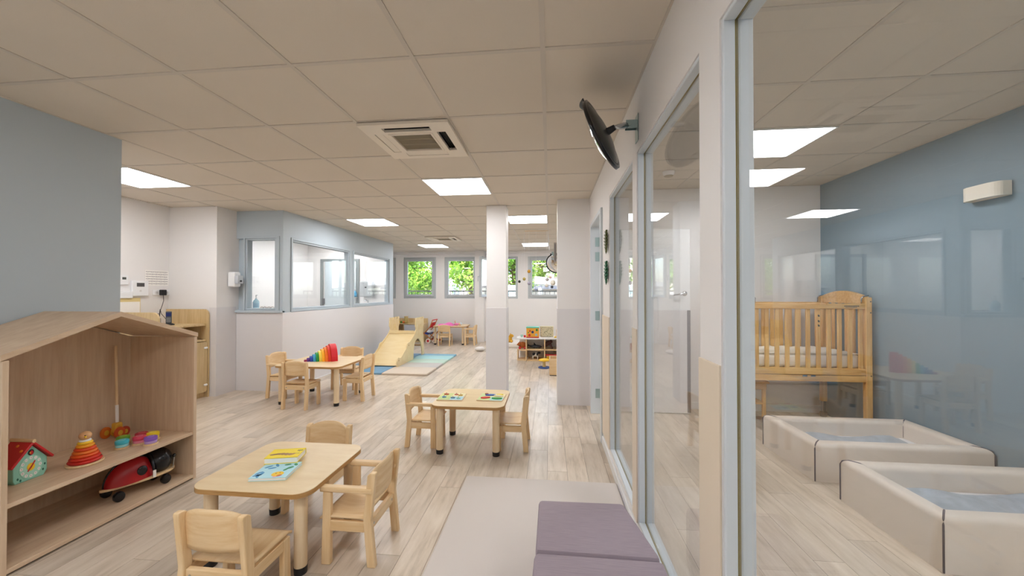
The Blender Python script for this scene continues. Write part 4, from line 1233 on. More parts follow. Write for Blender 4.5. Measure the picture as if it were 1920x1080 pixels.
# leaf ornaments on the post between door and window
for k, z in enumerate((1.715, 1.47)):
    t = thing('leaf_ornament', ('upper olive green leaf ornament standing off the post by the dormitory door', 'lower green leaf ornament standing off the post by the dormitory door')[k], 'ornament', (XP - 0.008, 3.02, z), 0, 'leaf ornaments')
    m_ = col('olive_leaf', '5c6236') if k == 0 else col('green_leaf', '2c6a4c')
    for j in range(7):
        zz = -0.075 + 0.025 * j; wv = 0.028 * math.sin(math.pi * (j + .8) / 8.2) + .004
        for s in (-1, 1):
            MB().prism([(0, zz - .010), (s * wv * 1.6, zz + .006), (s * wv * 1.9, zz + .018), (0, zz + .012)], -0.010 - wv * .25, -0.001, 'x', bev=.001).build('leaflet', m_, t)
    MB().cyl((-0.008, 0, -0.095), (-0.008, 0, 0.092), 0.003, seg=6).build('stem', m_, t)

# ================================================================ DORMITORY
# crib
cx0, cx1, cy0, cy1 = 1.83, 2.89, 3.67, 4.27
t = thing('crib', 'raised pine crib with slatted sides and arched headboard in the dormitory', 'crib', ((cx0 + cx1) / 2, (cy0 + cy1) / 2, 0))
ax, ay = (cx1 - cx0) / 2, (cy1 - cy0) / 2
for sx in (-1, 1):
    for sy in (-1, 1):
        x0 = sx * ax - (0.055 if sx > 0 else 0); y0 = sy * ay - (0.045 if sy > 0 else 0)
        zb = 0.0 if sy < 0 else 0.17
        MB().box(x0, x0 + 0.055, y0, y0 + 0.045, zb, 1.27, 0.008, 2).build('post', CRIBW, t)
        bl = MB()
        for zz in (0.56, 1.13, 1.23): bl.cyl((x0 + .04, y0 - .001, zz), (x0 + .04, y0 + .046, zz), .006, seg=10)
        bl.build('bolt', DKMET, t)
        if sy > 0:
            cs = MB().cyl((x0 + .027, y0 + .022 - .012, .035), (x0 + .027, y0 + .022 + .012, .035), .035, seg=18).build('caster', mat('caster_grey', '8a8480', .4), t, 'auto')
            MB().box(x0 + .012, x0 + .042, y0 + .004, y0 + .04, .05, .175, .004).build('caster_fork', CHROME, cs)
    # headboards with arched top
    xh = sx * ax - (0.045 if sx > 0 else -0.010)
    arch = [(-ay + .02, 1.21), (-ay + .02, 1.27)] + [(-ay + .02 + (2 * ay - .04) * i / 14, 1.275 + .055 * math.sin(math.pi * i / 14)) for i in range(15)] + [(ay - .02, 1.27), (ay - .02, 1.21)]
    MB().prism(arch, xh, xh + .032, 'x', bev=.003).build('headboard_arch', CRIBX, t)
    MB().box(xh + .004, xh + .028, -ay + .04, ay - .04, 0.56, 0.63, .004).build('end_rail', CRIBX, t)
    for k in range(6):
        yy = -ay + .09 + (2 * ay - .18) * k / 5
        MB().box(xh + .007, xh + .025, yy - .016, yy + .016, .625, 1.215, .004).build('slat', CRIBW, t)
for sy in (-1, 1):
    yc = sy * (ay - .022)
    tr = MB().box(-ax + .05, ax - .05, yc - .016, yc + .016, 1.162, 1.213, .006).build('top_rail', CRIBX, t)
    if sy < 0:
        mk = MB()
        for k in range(9): mk.box(.30 + .014 * k, .311 + .014 * k, yc - .0168, yc - .016, 1.186, 1.194)
        for k in range(7): mk.box(.31 + .014 * k, .321 + .014 * k, yc - .0168, yc - .016, 1.175, 1.180)
        mk.build('stamped_lettering', DKMET, tr)
    MB().box(-ax + .05, ax - .05, yc - .016, yc + .016, .560, .622, .006).build('bottom_rail', CRIBX, t)
    n = 11
    for k in range(n):
        xx = -ax + .085 + (2 * ax - .17) * k / (n - 1)
        sl = MB().box(xx - .019, xx + .019, yc - .008, yc + .008, .618, 1.166, .005).build('slat', CRIBW, t)
        if sy < 0 and k == 6:
            for zz in (1.10, 1.05, 1.01):
                MB().prism(ell(xx, zz, .008, .011, 10, .5), yc - .0086, yc - .008, 'y').build('animal_mark', DKMET, sl)
MB().box(-ax + .05, ax - .05, -ay + .006, -ay + .03, .50, .556, .004).build('side_beam', CRIBX, t)
MB().box(-ax + .05, ax - .05, ay - .03, ay - .006, .50, .556, .004).build('side_beam', CRIBX, t)
MB().box(-ax + .055, ax - .055, -ay + .05, ay - .05, .60, .615).build('slatted_base', CRIBX, t)
for sx in (-1, 1):
    for sy in (-1, 1):
        xx = sx * (ax - .075); yy = sy * (ay - .022)
        MB().tube([(xx, yy, 1.21), (xx, yy, 1.26), (xx + sx * .012, yy, 1.275), (xx + sx * .06, yy, 1.285)], .006, 8).build('drop_side_rod', CHROME, t, True)
lt = MB()
for q in (-0.06, 0.01): lt.box(q, q + .04, -ay - .002, -ay + .006, .545, .558, .002, 1)
lt.build('catch', CHROME, t)
mt = thing('crib_mattress', 'white quilted mattress lying in the pine crib', 'mattress', ((cx0 + cx1) / 2, (cy0 + cy1) / 2, 0.616))
def quilt(u, v):
    return ((u - .5) * (2 * ax - .14), (v - .5) * (2 * ay - .11), .13 + .006 * math.sin(u * 40) * math.sin(v * 24))
MB().box(-ax + .06, ax - .06, -ay + .055, ay - .055, 0, .125, .03, 3).build('core', mat('mattress_white', 'f0eee8', .8), mt, 'auto')
MB().grid(quilt, 60, 30).build('quilted_top', mat('mattress_white', 'f0eee8', .8), mt, True)
# small wooden step on casters under the crib
t = thing('step_stool', 'small wooden step stool on casters under the pine crib', 'stool', (2.02, 4.10, 0))
for s in (-1, 1):
    for yy in (-.10, .10):
        MB().box(s * .12 - .015, s * .12 + .015, yy - .015, yy + .015, .06, .40, .003, 1).build('leg', CRIBW, t)
        c0 = MB().cyl((s * .12 - .011, yy, .03), (s * .12 + .011, yy, .03), .03, seg=16).build('caster', mat('caster_grey', '8a8480', .4), t, 'auto')
MB().box(-.16, .16, -.13, .13, .40, .422, .004).build('top_board', CRIBX, t)
MB().box(-.12, .12, -.12, .12, .19, .21, .004).build('lower_shelf', CRIBX, t)
for yy in (-.115, .115): MB().box(-.135, .135, yy - .006, yy + .006, .34, .40).build('apron', CRIBX, t)

# cushioned floor beds
VIN = mat('bed_vinyl', 'dfd5cb', .38, bump=.04, bscale=30)
PIP = mat('bed_piping', '5c5a66', .6)
def floor_bed(label, x0, x1, y0, y1, blanket_label):
    cx, cy = (x0 + x1) / 2, (y0 + y1) / 2
    t = thing('floor_bed', label, 'floor bed', (cx, cy, 0), 0, 'cushioned floor beds')
    a, b, th, h = (x1 - x0) / 2, (y1 - y0) / 2, 0.095, 0.265
    def bolster(p):
        """mitred bolster: p = outer start, outer end, inner end, inner start; long top edges rounded"""
        t_ = bmesh.new()
        lo = [t_.verts.new((x_, y_, 0)) for x_, y_ in p]; hi = [t_.verts.new((x_, y_, h)) for x_, y_ in p]
        t_.faces.new(lo[::-1]); t_.faces.new(hi)
        for k in range(4): t_.faces.new((lo[k], lo[(k + 1) % 4], hi[(k + 1) % 4], hi[k]))
        bmesh.ops.recalc_face_normals(t_, faces=t_.faces)
        ed = [e for e in t_.edges if {e.verts[0], e.verts[1]} in ({hi[0], hi[1]}, {hi[2], hi[3]})]
        bmesh.ops.bevel(t_, geom=ed, offset=.032, segments=5, affect='EDGES', profile=0.5)
        mb_ = MB(); mb_._merge(t_)
        mb_.build('bolster', VIN, t, 'auto')
    O = [(-a, -b), (a, -b), (a, b), (-a, b)]
    I = [(-a + th, -b + th), (a - th, -b + th), (a - th, b - th), (-a + th, b - th)]
    for k in range(4):
        k2 = (k + 1) % 4
        bolster([O[k], O[k2], I[k2], I[k]])
        sx_, sy_ = (1 if O[k][0] > 0 else -1), (1 if O[k][1] > 0 else -1)
        prof = [(.0, .006), (.0, h - .034), (.008, h - .012), (.030, h), (th - .030, h), (th - .008, h - .012), (th, h - .034), (th, .14)]
        MB().tube([(sx_ * (a + .0015 - q), sy_ * (b + .0015 - q), z_ + .0005) for q, z_ in prof], .0042, 6).build('piping', PIP, t, True)
    MB().box(-a + th, a - th, -b + th, b - th, 0.0, .14, .02, 3).build('mattress', mat('bed_sheet', 'e6e6ea', .8), t, 'auto')
    bl = thing('blanket', blanket_label, 'blanket', (cx - .02, cy - .01, .141), 0, 'grey blue blankets in the floor beds')
    ph = x0 * 3 + y0
    def bf(u, v):
        e = min(1, 8 * min(u, 1 - u, v, 1 - v))
        return ((u - .5) * (2 * a - 2 * th - .10) + .01 * math.sin(5 * v + ph), (v - .5) * (2 * b - 2 * th - .05) + .012 * math.sin(7 * u + ph), e * (.030 + .010 * math.sin(11 * u + 4 * v + ph) + .008 * math.sin(17 * v - 6 * u)) + .002)
    MB().grid(bf, 44, 30).build('fleece', mat('blanket_fleece', 'a9b2bc', .95, bump=.6, bscale=160, var=.12, vscale=18), bl, True)
    def fold(u, v):
        return ((u - .5) * (2 * a - 2 * th - .16), -b + th + .06 + v * .05, .045 + .022 * math.sin(math.pi * v) + .004 * math.sin(20 * u))
    MB().grid(fold, 40, 8).build('turned_edge', mat('blanket_edge', '8c94a4', .95), bl, True)
    return t
floor_bed('beige vinyl floor bed with dark piping, farther one nearer the crib', 1.83, 2.94, 2.80, 3.43, 'grey blue blanket in the floor bed nearer the crib')
floor_bed('beige vinyl floor bed with dark piping, nearest one at the lower right', 1.83, 2.94, 1.95, 2.57, 'grey blue blanket in the nearest floor bed')
# wall lamp
t = thing('wall_lamp', 'white oval up-down wall lamp on the slate blue dormitory wall', 'wall lamp', (2.948, 2.81, 1.99))
prof = [(0.0, -0.13), (0.0, 0.13)] + [(-0.085 * math.sin(math.pi * i / 1 * 1) if False else -(0.045 + 0.04 * math.sin(math.pi * i / 12)) , 0.13 - 0.26 * i / 12) for i in range(13)]
ov_ = [(0.0, -0.115)] + [(-0.04 - 0.045 * math.cos(a), 0.07 * math.sin(a) + (0.045 if math.sin(a) > 0 else -0.045)) for a in (R(-90) + R(180) * i / 14 for i in range(15))] + [(0.0, 0.115)]
inn = [(x_ * .93 - .001, y_ * .95) for x_, y_ in ov_]
MB().prism(ov_, -0.047, 0.047, 'z', [inn]).build('lamp_shade', mat('lamp_cream', 'efe9dc', .5), t)
MB().box(-0.004, 0, -0.08, 0.08, -0.04, 0.04).build('wall_plate', WPLAS, t)
MB().box(-0.05, -0.03, -0.05, 0.05, -0.008, 0.008).build('lamp_tube', WPLAS, t)
# smoke detector
t = thing('smoke_detector', 'round white smoke detector on the dormitory ceiling', 'smoke detector', (1.15, 3.75, ZD))
MB().lathe([(0, -.045), (.03, -.045), (.05, -.03), (.055, -.012), (.055, 0.0), (0, 0.0)], 24).build('housing', WPLAS, t, 'auto')
MB().lathe([(0.034, -.046), (.04, -.0405), (.042, -.043), (.036, -.048)], 24).build('vent_ring', mat('grille_beige', 'a3977f', .5), t)
# ================================================================ FAR END OF THE PLAY ROOM
# low oak shelf with toys, right of the column
t = thing('toy_shelf', 'low pale wood toy shelf with white top right of the white column', 'shelf', (-0.2, 7.28, 0))
MB().box(-0.235, 0.50, -0.17, 0.17, 0.0, 0.022).build('bottom_board', BEECHX, t)
for xx in (-0.25, 0.10, 0.50): MB().box(xx - .011, xx + .011, -0.17, 0.17, 0.022, 0.415).build('upright', BEECH, t)
MB().box(-0.235, 0.50, -0.17, 0.17, 0.205, 0.225).build('shelf_board', BEECHX, t)
MB().prism(rrect(-0.44, 0.52, -0.19, 0.19, 0.12, 8), 0.415, 0.437, 'z').build('top_board', WPLAS, t)
MB().box(-0.40, 0.50, .165, .172, .02, .415).build('back_board', WPLAS, t)
MB().prism([(-0.43, -0.10), (-0.25, -0.17), (-0.25, 0.17), (-0.43, 0.10)], 0.0, 0.02, 'z').build('corner_board', BEECHX, t)
MB().prism([(-0.43, -0.10), (-0.25, -0.17), (-0.25, 0.17), (-0.43, 0.10)], 0.19, 0.21, 'z').build('corner_board', BEECHX, t)
MB().box(-0.43, -0.41, -0.10, 0.10, 0.02, 0.19).build('corner_upright', BEECH, t)
TZ = 0.4375
t = thing('activity_cube', 'wooden activity cube with mint lid and fruit pictures on the toy shelf', 'toy', (-0.33, 7.26, TZ))
MB().box(-0.12, 0.12, -0.11, 0.11, 0.012, 0.19, .004, 1).build('box', col('cube_orange', 'e8a83a'), t)
MB().box(-0.122, 0.122, -0.112, 0.112, 0.0, 0.018).build('base_trim', RED, t)
MB().box(-0.125, 0.125, -0.115, 0.115, 0.185, 0.203, .003, 1).build('lid', col('cube_mint', '5cb89a'), t)
for px, pz, rr, c1 in ((-.06, .05, .024, 'd02a20'), (0.0, .11, .025, '2a3a78'), (-.05, .13, .018, 'c84a30'), (.08, .15, .022, '2f7a3c'), (.07, .06, .022, '8ab4c8'), (-.08, .10, .012, '3a8a3c')):
    MB().prism(ell(px, pz, rr, rr, 14), -.1115, -.110, 'y').build('picture', col('cp' + c1, c1), t)
t = thing('patterned_box', 'cream box with dark doodle pattern behind the activity cube', 'box', (-0.06, 7.38, TZ))
MB().box(-0.13, 0.13, -0.04, 0.04, 0, 0.205, .004, 1).build('body', mat('doodle_cream', 'd9d2b4', .6), t)
random.seed(21); mb = MB()
for k in range(70):
    mb.prism(ell(random.uniform(-.118, .118), random.uniform(.012, .193), random.uniform(.004, .010), random.uniform(.002, .005), 8, random.uniform(0, 3)), -.0408, -.040, 'y')
mb.build('doodle_print', col('doodle_ink', '5c6440'), t)
t = thing('toy_block', 'small red wooden block on the end of the toy shelf', 'block', (-0.485, 7.23, TZ))
MB().box(-.02, .02, -.02, .02, 0, .04, .003, 1).build('block', RED, t)
t = thing('toy_ball', 'small mint ball at the left end of the toy shelf', 'ball', (-0.545, 7.24, TZ))
MB().ball((0, 0, .028), .028).build('ball', col('ball_mint', 'a4d0c4'), t, True)
t = thing('yellow_toy', 'flat yellow toy lying on the right of the toy shelf top', 'toy', (0.14, 7.22, TZ))
MB().box(-.06, .06, -.04, .04, 0, .025, .01).build('base', ye, t)
MB().box(-.02, .05, -.02, .03, .025, .16, .008).build('panel', col('toy_wood', 'd8b45c'), t)
MB().ball((.01, -.03, .06), .025, (1, .4, 1), 12).build('green_dot', gr, t, True)
# animals on the shelf: bear head pull toy, orca, gorilla, cow, train
def animal(label, cat, loc, rz, parts):
    t = thing(cat.replace(' ', '_'), label, cat, loc, rz)
    for nm, c1, mb in parts: mb.build(nm, c1, t, True)
    return t
bro = col('toy_brown', 'b8662a', .6)
animal('orange brown wooden pig pull toy on the shelf corner', 'pull toy', (-0.53, 7.26, .2105), 0,
       [('body', bro, MB().ball((0, 0, .075), .065, (1.2, .8, .95))), ('head', bro, MB().ball((-.055, -.02, .09), .04)), ('snout', bro, MB().cyl((-.085, -.03, .085), (-.105, -.035, .083), .015, seg=12)),
        ('ear', bro, MB().cyl((-.05, -.03, .12), (-.055, -.035, .155), .014, .002, 8)), ('wheel', RED, MB().cyl((-.05, -.055, .025), (-.05, -.04, .025), .025, seg=16).cyl((.05, -.055, .025), (.05, -.04, .025), .025, seg=16).cyl((-.05, .04, .025), (-.05, .055, .025), .025, seg=16).cyl((.05, .04, .025), (.05, .055, .025), .025, seg=16))])
dk, wh = col('toy_black', '22232c', .45), col('toy_white', 'eeeeea', .5)
animal('black and white toy orca on the upper shelf of the toy shelf', 'toy orca', (-0.28, 7.22, .2255), R(4),
       [('body', dk, MB().tube([(-.125, 0, .055), (-.09, 0, .042), (-.03, 0, .038), (.04, 0, .036), (.10, 0, .032), (.125, 0, .030)], [.006, .016, .030, .034, .026, .008], 14)),
        ('dorsal_fin', dk, MB().prism([(-.03, .06), (.02, .065), (-.03, .118)], -.005, .005, 'y')), ('tail_fluke', dk, MB().prism([(-.125, -.05), (-.10, 0), (-.125, .05), (-.15, .04), (-.135, 0), (-.15, -.04)], .052, .060, 'z').prism([(-.13, .05), (-.11, .055), (-.15, .095)], -.006, .006, 'y')),
        ('flipper', dk, MB().prism([(.03, -.03), (.06, -.025), (.02, -.075)], .015, .022, 'z')), ('white_belly', wh, MB().ball((.03, 0, .018), .030, (2.0, .8, .6)))])
gor = col('toy_gorilla', '4a2824', .6)
animal('dark brown toy gorilla on all fours on the toy shelf', 'toy gorilla', (-0.04, 7.22, .2255), 0,
       [('body', gor, MB().tube([(-.06, 0, .06), (-.03, 0, .085), (.02, 0, .115), (.05, 0, .118)], [.035, .045, .045, .03], 14)), ('head', gor, MB().ball((.06, 0, .135), .03, (1, .9, 1.05))),
        ('arm', gor, MB().tube([(.04, -.035, .10), (.065, -.045, .05), (.085, -.045, .004)], [.022, .017, .014]).tube([(.04, .035, .10), (.065, .045, .05), (.085, .045, .004)], [.022, .017, .014])), ('leg', gor, MB().tube([(-.06, -.03, .06), (-.065, -.035, .03), (-.055, -.035, .004)], [.026, .019, .016]).tube([(-.06, .03, .06), (-.065, .035, .03), (-.055, .035, .004)], [.026, .019, .016]))])
animal('dark toy ape at the right end of the toy shelf', 'toy ape', (0.17, 7.22, .2255), 0,
       [('body', dk, MB().ball((0, 0, .07), .045, (1, .8, 1.2))), ('head', dk, MB().ball((-.02, -.01, .135), .03)), ('leg', dk, MB().cyl((-.03, -.02, 0), (-.02, -.02, .05), .015).cyl((.03, -.02, 0), (.02, -.02, .05), .015))])
animal('black and white toy cow on the lowest board of the toy shelf', 'toy cow', (-0.28, 7.22, .0225), 0,
       [('body', wh, MB().ball((0, 0, .085), .05, (1.25, .7, .75))), ('patch', dk, MB().ball((-.025, -.012, .095), .038, (.9, .7, .8)).ball((.035, -.015, .09), .028, (.8, .7, .9))), ('head', dk, MB().ball((.07, -.005, .12), .026, (1.3, .8, .9))),
        ('leg', wh, MB().cyl((-.045, -.02, 0), (-.045, -.02, .07), .009).cyl((-.045, .02, 0), (-.045, .02, .07), .009).cyl((.045, -.02, 0), (.045, -.02, .07), .009).cyl((.045, .02, 0), (.045, .02, .07), .009))])
t = thing('toy_train', 'red and yellow wooden toy train on the lowest board of the toy shelf', 'toy train', (0.05, 7.20, .0225))
MB().box(-.14, .20, -.03, .03, .075, .10, .004).build('red_body', RED, t)
MB().box(-.12, -.02, -.03, .03, .03, .072, .006).build('wagon', col('wagon_tan', 'd8a060'), t)
MB().box(.02, .09, -.03, .03, .10, .155, .006).build('cab', col('cab_brown', '5a3c22'), t)
MB().cyl((-.13, 0, .06), (-.13, 0, .16), .010, seg=10).build('chimney', BLACK, t)
MB().cyl((-.09, -.035, .03), (-.09, .035, .03), .03, seg=16).cyl((.0, -.035, .03), (.0, .035, .03), .03, seg=16).cyl((.12, -.035, .03), (.12, .035, .03), .03, seg=16).build('wheel', ye, t, 'auto')
t = thing('spinning_top_toy', 'yellow mushroom-shaped toy on a round blue base on the floor by the toy shelf', 'toy', (-0.10, 6.50, 0))
MB().lathe([(0, 0), (.10, 0), (.105, .012), (.09, .022), (0, .022)], 26).build('base', col('base_blue', '3a5a9a'), t, 'auto')
MB().cyl((0, 0, .022), (0, 0, .13), .03, .022, 14).build('stem', col('stem_cream', 'e0c88a'), t, 'auto')
MB().lathe([(0, .12), (.09, .125), (.095, .14), (.05, .16), (0, .165)], 26).build('cap', ye, t, True)
t = thing('storage_crate', 'small open pale wood crate on the floor beside the right pillar', 'crate', (0.135, 6.06, 0))
for q in ((-.145, .145, -.16, -.145, .012, .262), (-.145, .145, .145, .16, .012, .262), (-.145, -.13, -.145, .145, .012, .262), (.13, .145, -.145, .145, .012, .262)):
    MB().box(*q, .001, 1).build('side_board', BEECHX, t)
MB().box(-.13, .13, -.145, .145, .012, .026).build('bottom_board', BEECHX, t)
MB().box(-.14, .14, -.155, .155, 0, .012).build('runner', BLACK, t)
# foam seat mats at the far wall and plush pony
o = MB().box(-1.18, -0.15, 8.75, 9.55, 0, .10, .02, 2).build('floor_cushion', mat('cushion_white', 'e2ddd4', .7), None, 'auto')
tag(o, 'white padded floor cushion along the far wall behind the column', 'cushion')
t = thing('plush_pony', 'yellow plush pony sitting on the white floor cushion', 'plush toy', (-0.99, 8.95, .10))
yp = col('plush_yellow', 'd9a63a', .9)
MB().ball((0, 0, .08), .08, (1.1, .8, 1)).build('body', yp, t, True)
MB().ball((.07, -.03, .16), .045, (1.2, .8, .9)).build('head', yp, t, True)
for s in (-1, 1):
    MB().tube([(.05, s * .05, .05), (.09, s * .06, .01)], [.025, .02]).build('leg', yp, t, True)
    MB().cyl((.05, -.03 + s * .02, .19), (.045, -.03 + s * .025, .225), .012, .002, 8).build('ear', yp, t)
o = MB().ball((-1.55, 8.2, .05), .09, (1.3, 1, .55)).build('beanbag', mat('beanbag_white', 'dedad6', .8), None, True)
tag(o, 'small white bean bag on the floor left of the white column', 'bean bag')
# play kitchen / cube shelf behind the slide
t = thing('cube_shelf', 'low oak cube shelf with a grey cloth panel behind the slide', 'shelf', (-3.74, 9.68, 0))
for xx in (-.46, -.10, .44): MB().box(xx - .01, xx + .01, -.16, .16, 0, .48).build('upright', OAKC, t)
for zz in (.0, .17, .46): MB().box(-.45, .43, -.16, .16, zz, zz + .02).build('shelf_board', OAKC, t)
MB().box(-.47, .45, .15, .17, 0, .60).build('back_board', OAKC, t)
MB().box(-.09, .43, -.165, -.155, .19, .45, .004, 1).build('cloth_panel', mat('cloth_grey', 'b4b6be', .9), t)
t = thing('toy_basket', 'small brown toy basket in the cube shelf behind the slide', 'basket', (-4.02, 9.62, .1905))
MB().lathe([(0, 0), (.07, 0), (.09, .08), (.085, .08), (.066, .008), (0, .008)], 20).build('basket', bro, t, 'auto')
MB().ball((0, 0, .07), .05).build('ball', col('toy_orange_ball', 'd88a3a'), t, True)
t = thing('toy_food_set', 'yellow and green toy fruits on top of the cube shelf', 'toy', (-3.94, 9.60, .4805))
for px, c1, rr in ((-.06, 'e0b030', .035), (.0, '5a8a3a', .03), (.06, 'd06a2a', .03)):
    MB().ball((px, 0, rr), rr, (1.2, 1, 1), 12).build('fruit', col('fruit' + c1, c1), t, True)
t = thing('glass_jar', 'tall amber jar on top of the cube shelf', 'jar', (-3.83, 9.66, .4805))
MB().lathe([(0, 0), (.06, 0), (.065, .06), (.05, .14), (.055, .17), (0, .17)], 18).build('jar', mat('jar_amber', 'b8a468', .3), t, True)
MB().cyl((0, 0, .17), (0, 0, .185), .057, seg=18).build('lid', OAKC, t, 'auto')
# doll stroller
t = thing('doll_stroller', 'red and wooden doll stroller with slatted back beside the far table', 'doll stroller', (-3.02, 9.42, 0), R(-8))
tan = wood('stroller_wood', 'a5602a', 'c88244', .5)
for s in (-1, 1):
    MB().tube([(-.17, s * .13, .26), (-.02, s * .13, .42), (.06, s * .13, .60)], .011).build('side_bar', tan, t, True)
    MB().tube([(-.22, s * .12, .27), (-.05, s * .12, .14), (.10, s * .12, .06)], .012).build('lower_bar', tan, t, True)
    MB().tube([(.10, s * .12, .30), (-.02, s * .12, .14), (-.13, s * .12, .05)], .012).build('cross_bar', tan, t, True)
    for px in (-.06, .13):
        wq = MB().cyl((px, s * .145 - .012, .062), (px, s * .145 + .012, .062), .062, seg=24).build('wheel', mat('wheel_cream', 'ece4da', .5), t, 'auto')
        MB().cyl((px, s * .145 - .014, .062), (px, s * .145 + .014, .062), .033, seg=18).build('hub', RED, wq, 'auto')
MB().cyl((.06, -.14, .595), (.06, .14, .595), .012, seg=10).build('handle_bar', RED, t)
for k in range(5):
    yy = -.09 + .045 * k
    MB().tube([(-.03, yy, .40), (.035, yy, .53)], .009, 6).build('back_slat', RED, t)
MB().cyl((-.03, -.13, .40), (-.03, .13, .40), .010, seg=10).build('cross_rail', RED, t)
MB().grid(lambda u, v: (-.20 + .24 * u, -.12 + .24 * v, .26 - .05 * math.sin(math.pi * u) + .02 * u), 10, 8).build('seat_sling', mat('sling_blue', '2c3c8c', .9), t, True)
MB().ball((-.08, 0, .28), .07, (1.2, 1.2, .6)).build('doll_cover', mat('cover_white', 'd8dce4', .9), t, True)

# hanging felt ball mobile
balls = [(-0.361, 1.674, .030, 'b8862a', 6.5), (-0.445, 1.543, .028, 'a89850', 6.5), (-0.529, 1.497, .024, '34342e', 6.5), (-0.361, 1.469, .032, 'a8a4b4', 6.5), (-0.046, 1.533, .032, 'b4aca8', 6.5),
         (0.009, 1.57, .026, 'd4b0a8', 6.5), (0.052, 1.477, .050, 'dcd8cc', 6.5), (0.037, 1.403, .024, '5a6470', 6.5), (-0.055, 1.431, .032, 'd8d4cc', 6.5), (-0.24, 1.366, .028, 'a4b0d0', 6.5)]
t = thing('hanging_mobile', 'mobile of felt balls on threads hanging from the ceiling by the far windows', 'mobile', (-0.2, 6.5, CEIL))
MB().tube([(.17, 0, -.02), (-.24, 0, -.02)], .005, 6).build('rod', BEECHX, t)
for k, (bx_, bz, br, bc, by) in enumerate(balls):
    b_ = MB().ball((bx_ + .2, .04 * math.sin(3 * k), bz - CEIL), br, seg=14).build('felt_ball', col('felt' + bc, bc, .95), t, True)
    MB().cyl((bx_ + .2, .04 * math.sin(3 * k), bz - CEIL), (max(-.24, min(.17, bx_ + .2)), 0, -.02), .0012, seg=5).build('thread', WPLAS, b_)
# grey heater box on the far side of the pillar
t = thing('wall_speaker', 'slim grey wall unit beside the second convex mirror on the pillar', 'wall unit', (0.066, 4.70, 1.80))
MB().box(-.016, .016, -.05, .05, -.11, .13, .003, 1).build('case', mat('taupe_plastic', '8f867c', .5), t)
MB().box(-.004, .004, -.052, -.05, -.09, .11).build('grille', mat('dark_grey_plastic', '54565c', .5), t)

# ================================================================ OUTSIDE
gm = mat('outdoor_paving', '9a958c', .9, var=.15, vscale=.8)
o = struct(MB().box(-40, 40, YF + 0.3, 70, -0.5, -0.3).build('ground_outside', gm))
def tree(label, x, y, h, r, n, c0, c1, seed, low=.9):
    random.seed(seed)
    t = thing('tree', label, 'tree', (x, y, -0.3), 0, 'trees outside the windows')
    bark = mat('bark', '5c4a38', .9, bump=.5, bscale=20)
    MB().tube([(0, 0, 0), (.05, .02, h * .3), (-.05, .05, h * .6), (0, 0, h * .85)], [.16, .13, .09, .04], 10).build('trunk', bark, t, True)
    br = MB()
    for k in range(9):
        a = random.uniform(0, 6.28); z = random.uniform(.3, .75) * h; l = r * random.uniform(.5, .9)
        br.tube([(0, 0, z), (l * .5 * math.cos(a), l * .5 * math.sin(a), z + .25), (l * math.cos(a), l * math.sin(a), z + .35)], [.06, .04, .015], 6)
    br.build('branches', bark, t, True)
    bm = bmesh.new()
    cl_ = [(random.gauss(0, .45) * r, random.gauss(0, .45) * r, random.uniform(low, h)) for _ in range(46)]
    for k in range(n):
        c = random.choice(cl_)
        p = Vector((c[0] + random.gauss(0, .28), c[1] + random.gauss(0, .28), c[2] + random.gauss(0, .24)))
        s = random.uniform(.06, .12)
        q = Matrix.Rotation(random.uniform(0, 6.28), 3, 'Z') @ Matrix.Rotation(random.uniform(-1.1, 1.1), 3, 'X')
        pts = [q @ Vector(v) * s for v in ((0, -1, 0), (.55, -.1, .12), (0, 1.1, 0), (-.55, -.1, .12))]
        vv = [bm.verts.new(p + d) for d in pts]
        bm.faces.new(vv)
    b = MB(); b.bm.free(); b.bm = bm
    b.build('foliage', leaf_mat('leaf_%d' % seed, c0, c1), t, kind='stuff')
    return t
tree('leafy green tree filling the left far window', -6.9, 15.4, 4.6, 1.9, 8500, '4c8a2c', 'b4d060', 5, .9)
tree('leafy yellow green tree outside the second far window', -3.3, 15.4, 4.6, 1.25, 5200, '5c9a30', 'c8dc70', 6, 2.0)
tree('leafy tree outside the open far window', -1.9, 19.6, 5.2, 1.4, 5000, '4a8034', 'b8d068', 8, 1.6)
tree('dark green tree rising behind the carport roof outside', -0.6, 28.5, 7.0, 2.4, 9000, '44702c', 'a8bc58', 9, 2.6)
tree('tall green tree beside the far street outside', -11.5, 24.0, 7.0, 2.6, 7500, '4c8030', 'a8c460', 12, 1.0)
tree('bushy green tree farther back behind the left far window', -8.3, 20.5, 6.0, 2.2, 8000, '3f7a2c', '9cc254', 14, .8)
t = thing('apartment_house', 'pale apartment house far outside the windows', 'building', (-8, 44, -0.3))
pw = mat('render_cream', 'b4aca2', .8)
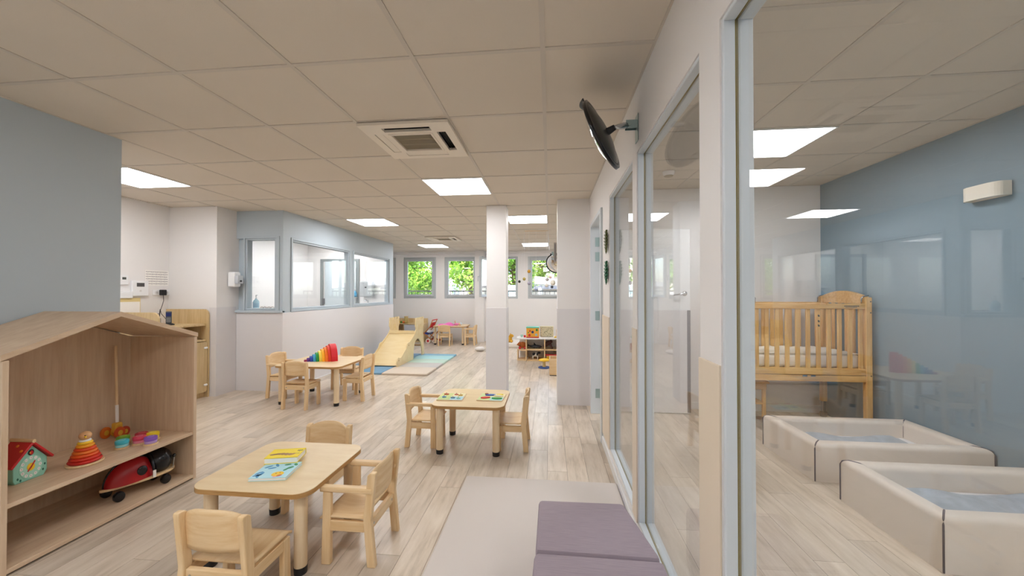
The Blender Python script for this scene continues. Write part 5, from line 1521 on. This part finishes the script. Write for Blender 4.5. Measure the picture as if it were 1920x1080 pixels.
MB().box(-7, 7, 0, 8, 0, 9).build('facade', pw, t)
MB().box(-7.4, 7.4, -.4, 8.4, 9, 9.5).build('roof', mat('roof_grey', '7a7672', .8), t)
for i in range(6):
    for j in range(3):
        f = MB().box(-6 + 2.2 * i, -4.9 + 2.2 * i, -.06, 0, 1.0 + 2.7 * j, 2.5 + 2.7 * j).build('window_frame', WPLAS, t)
        MB().box(-5.9 + 2.2 * i, -5.0 + 2.2 * i, -.07, -.06, 1.1 + 2.7 * j, 2.4 + 2.7 * j).build('pane', mat('far_pane', '5c6c78', .15), f)
t = thing('carport', 'white flat-roofed carport outside the right far window', 'carport', (0.9, 16.5, -0.3))
MB().prism([(-1.5, 1.95), (1.6, 1.75), (1.6, 1.87), (-1.5, 2.25)], -1.4, 1.4, 'y').build('roof', mat('carport_white', 'd0d2d4', .5), t)
for sx in (-1.3, 1.4):
    for sy in (-1.2, 1.2): MB().box(sx - .06, sx + .06, sy - .06, sy + .06, 0, 1.8).build('post', ALU, t)
t = thing('shed', 'pale grey shed with dark sloping roof far outside the right window', 'shed', (0.8, 23.0, -0.3))
MB().box(-2.5, 2.5, 0, 3, 0, 1.8).build('wall', pw, t)
MB().prism([(-2.8, 1.78), (2.8, 1.78), (2.4, 2.45), (-2.2, 2.45)], -.3, 3.3, 'y').build('roof', mat('roof_slate', '6a6c74', .8), t)
t = thing('garden_wall', 'pale blue boarded wall outside the window right of the column', 'wall', (-1.6, 15.5, -0.3))
for k in range(5): MB().box(-.9, .7, -.05, .05, .38 * k, .38 * k + .37).build('board', mat('blue_boards', 'b6d4dc', .7), t)
t = thing('railing', 'dark metal railing just outside the far windows', 'railing', (-2.0, 11.6, -0.3))
MB().box(-5, 3, -.02, .02, 1.62, 1.66).build('top_rail', DKMET, t)
MB().box(-5, 3, -.02, .02, .10, .14).build('bottom_rail', DKMET, t)
for k in range(57):
    MB().cyl((-5 + k * .1428, 0, .12), (-5 + k * .1428, 0, 1.63), .010, seg=6).build('baluster', DKMET, t)
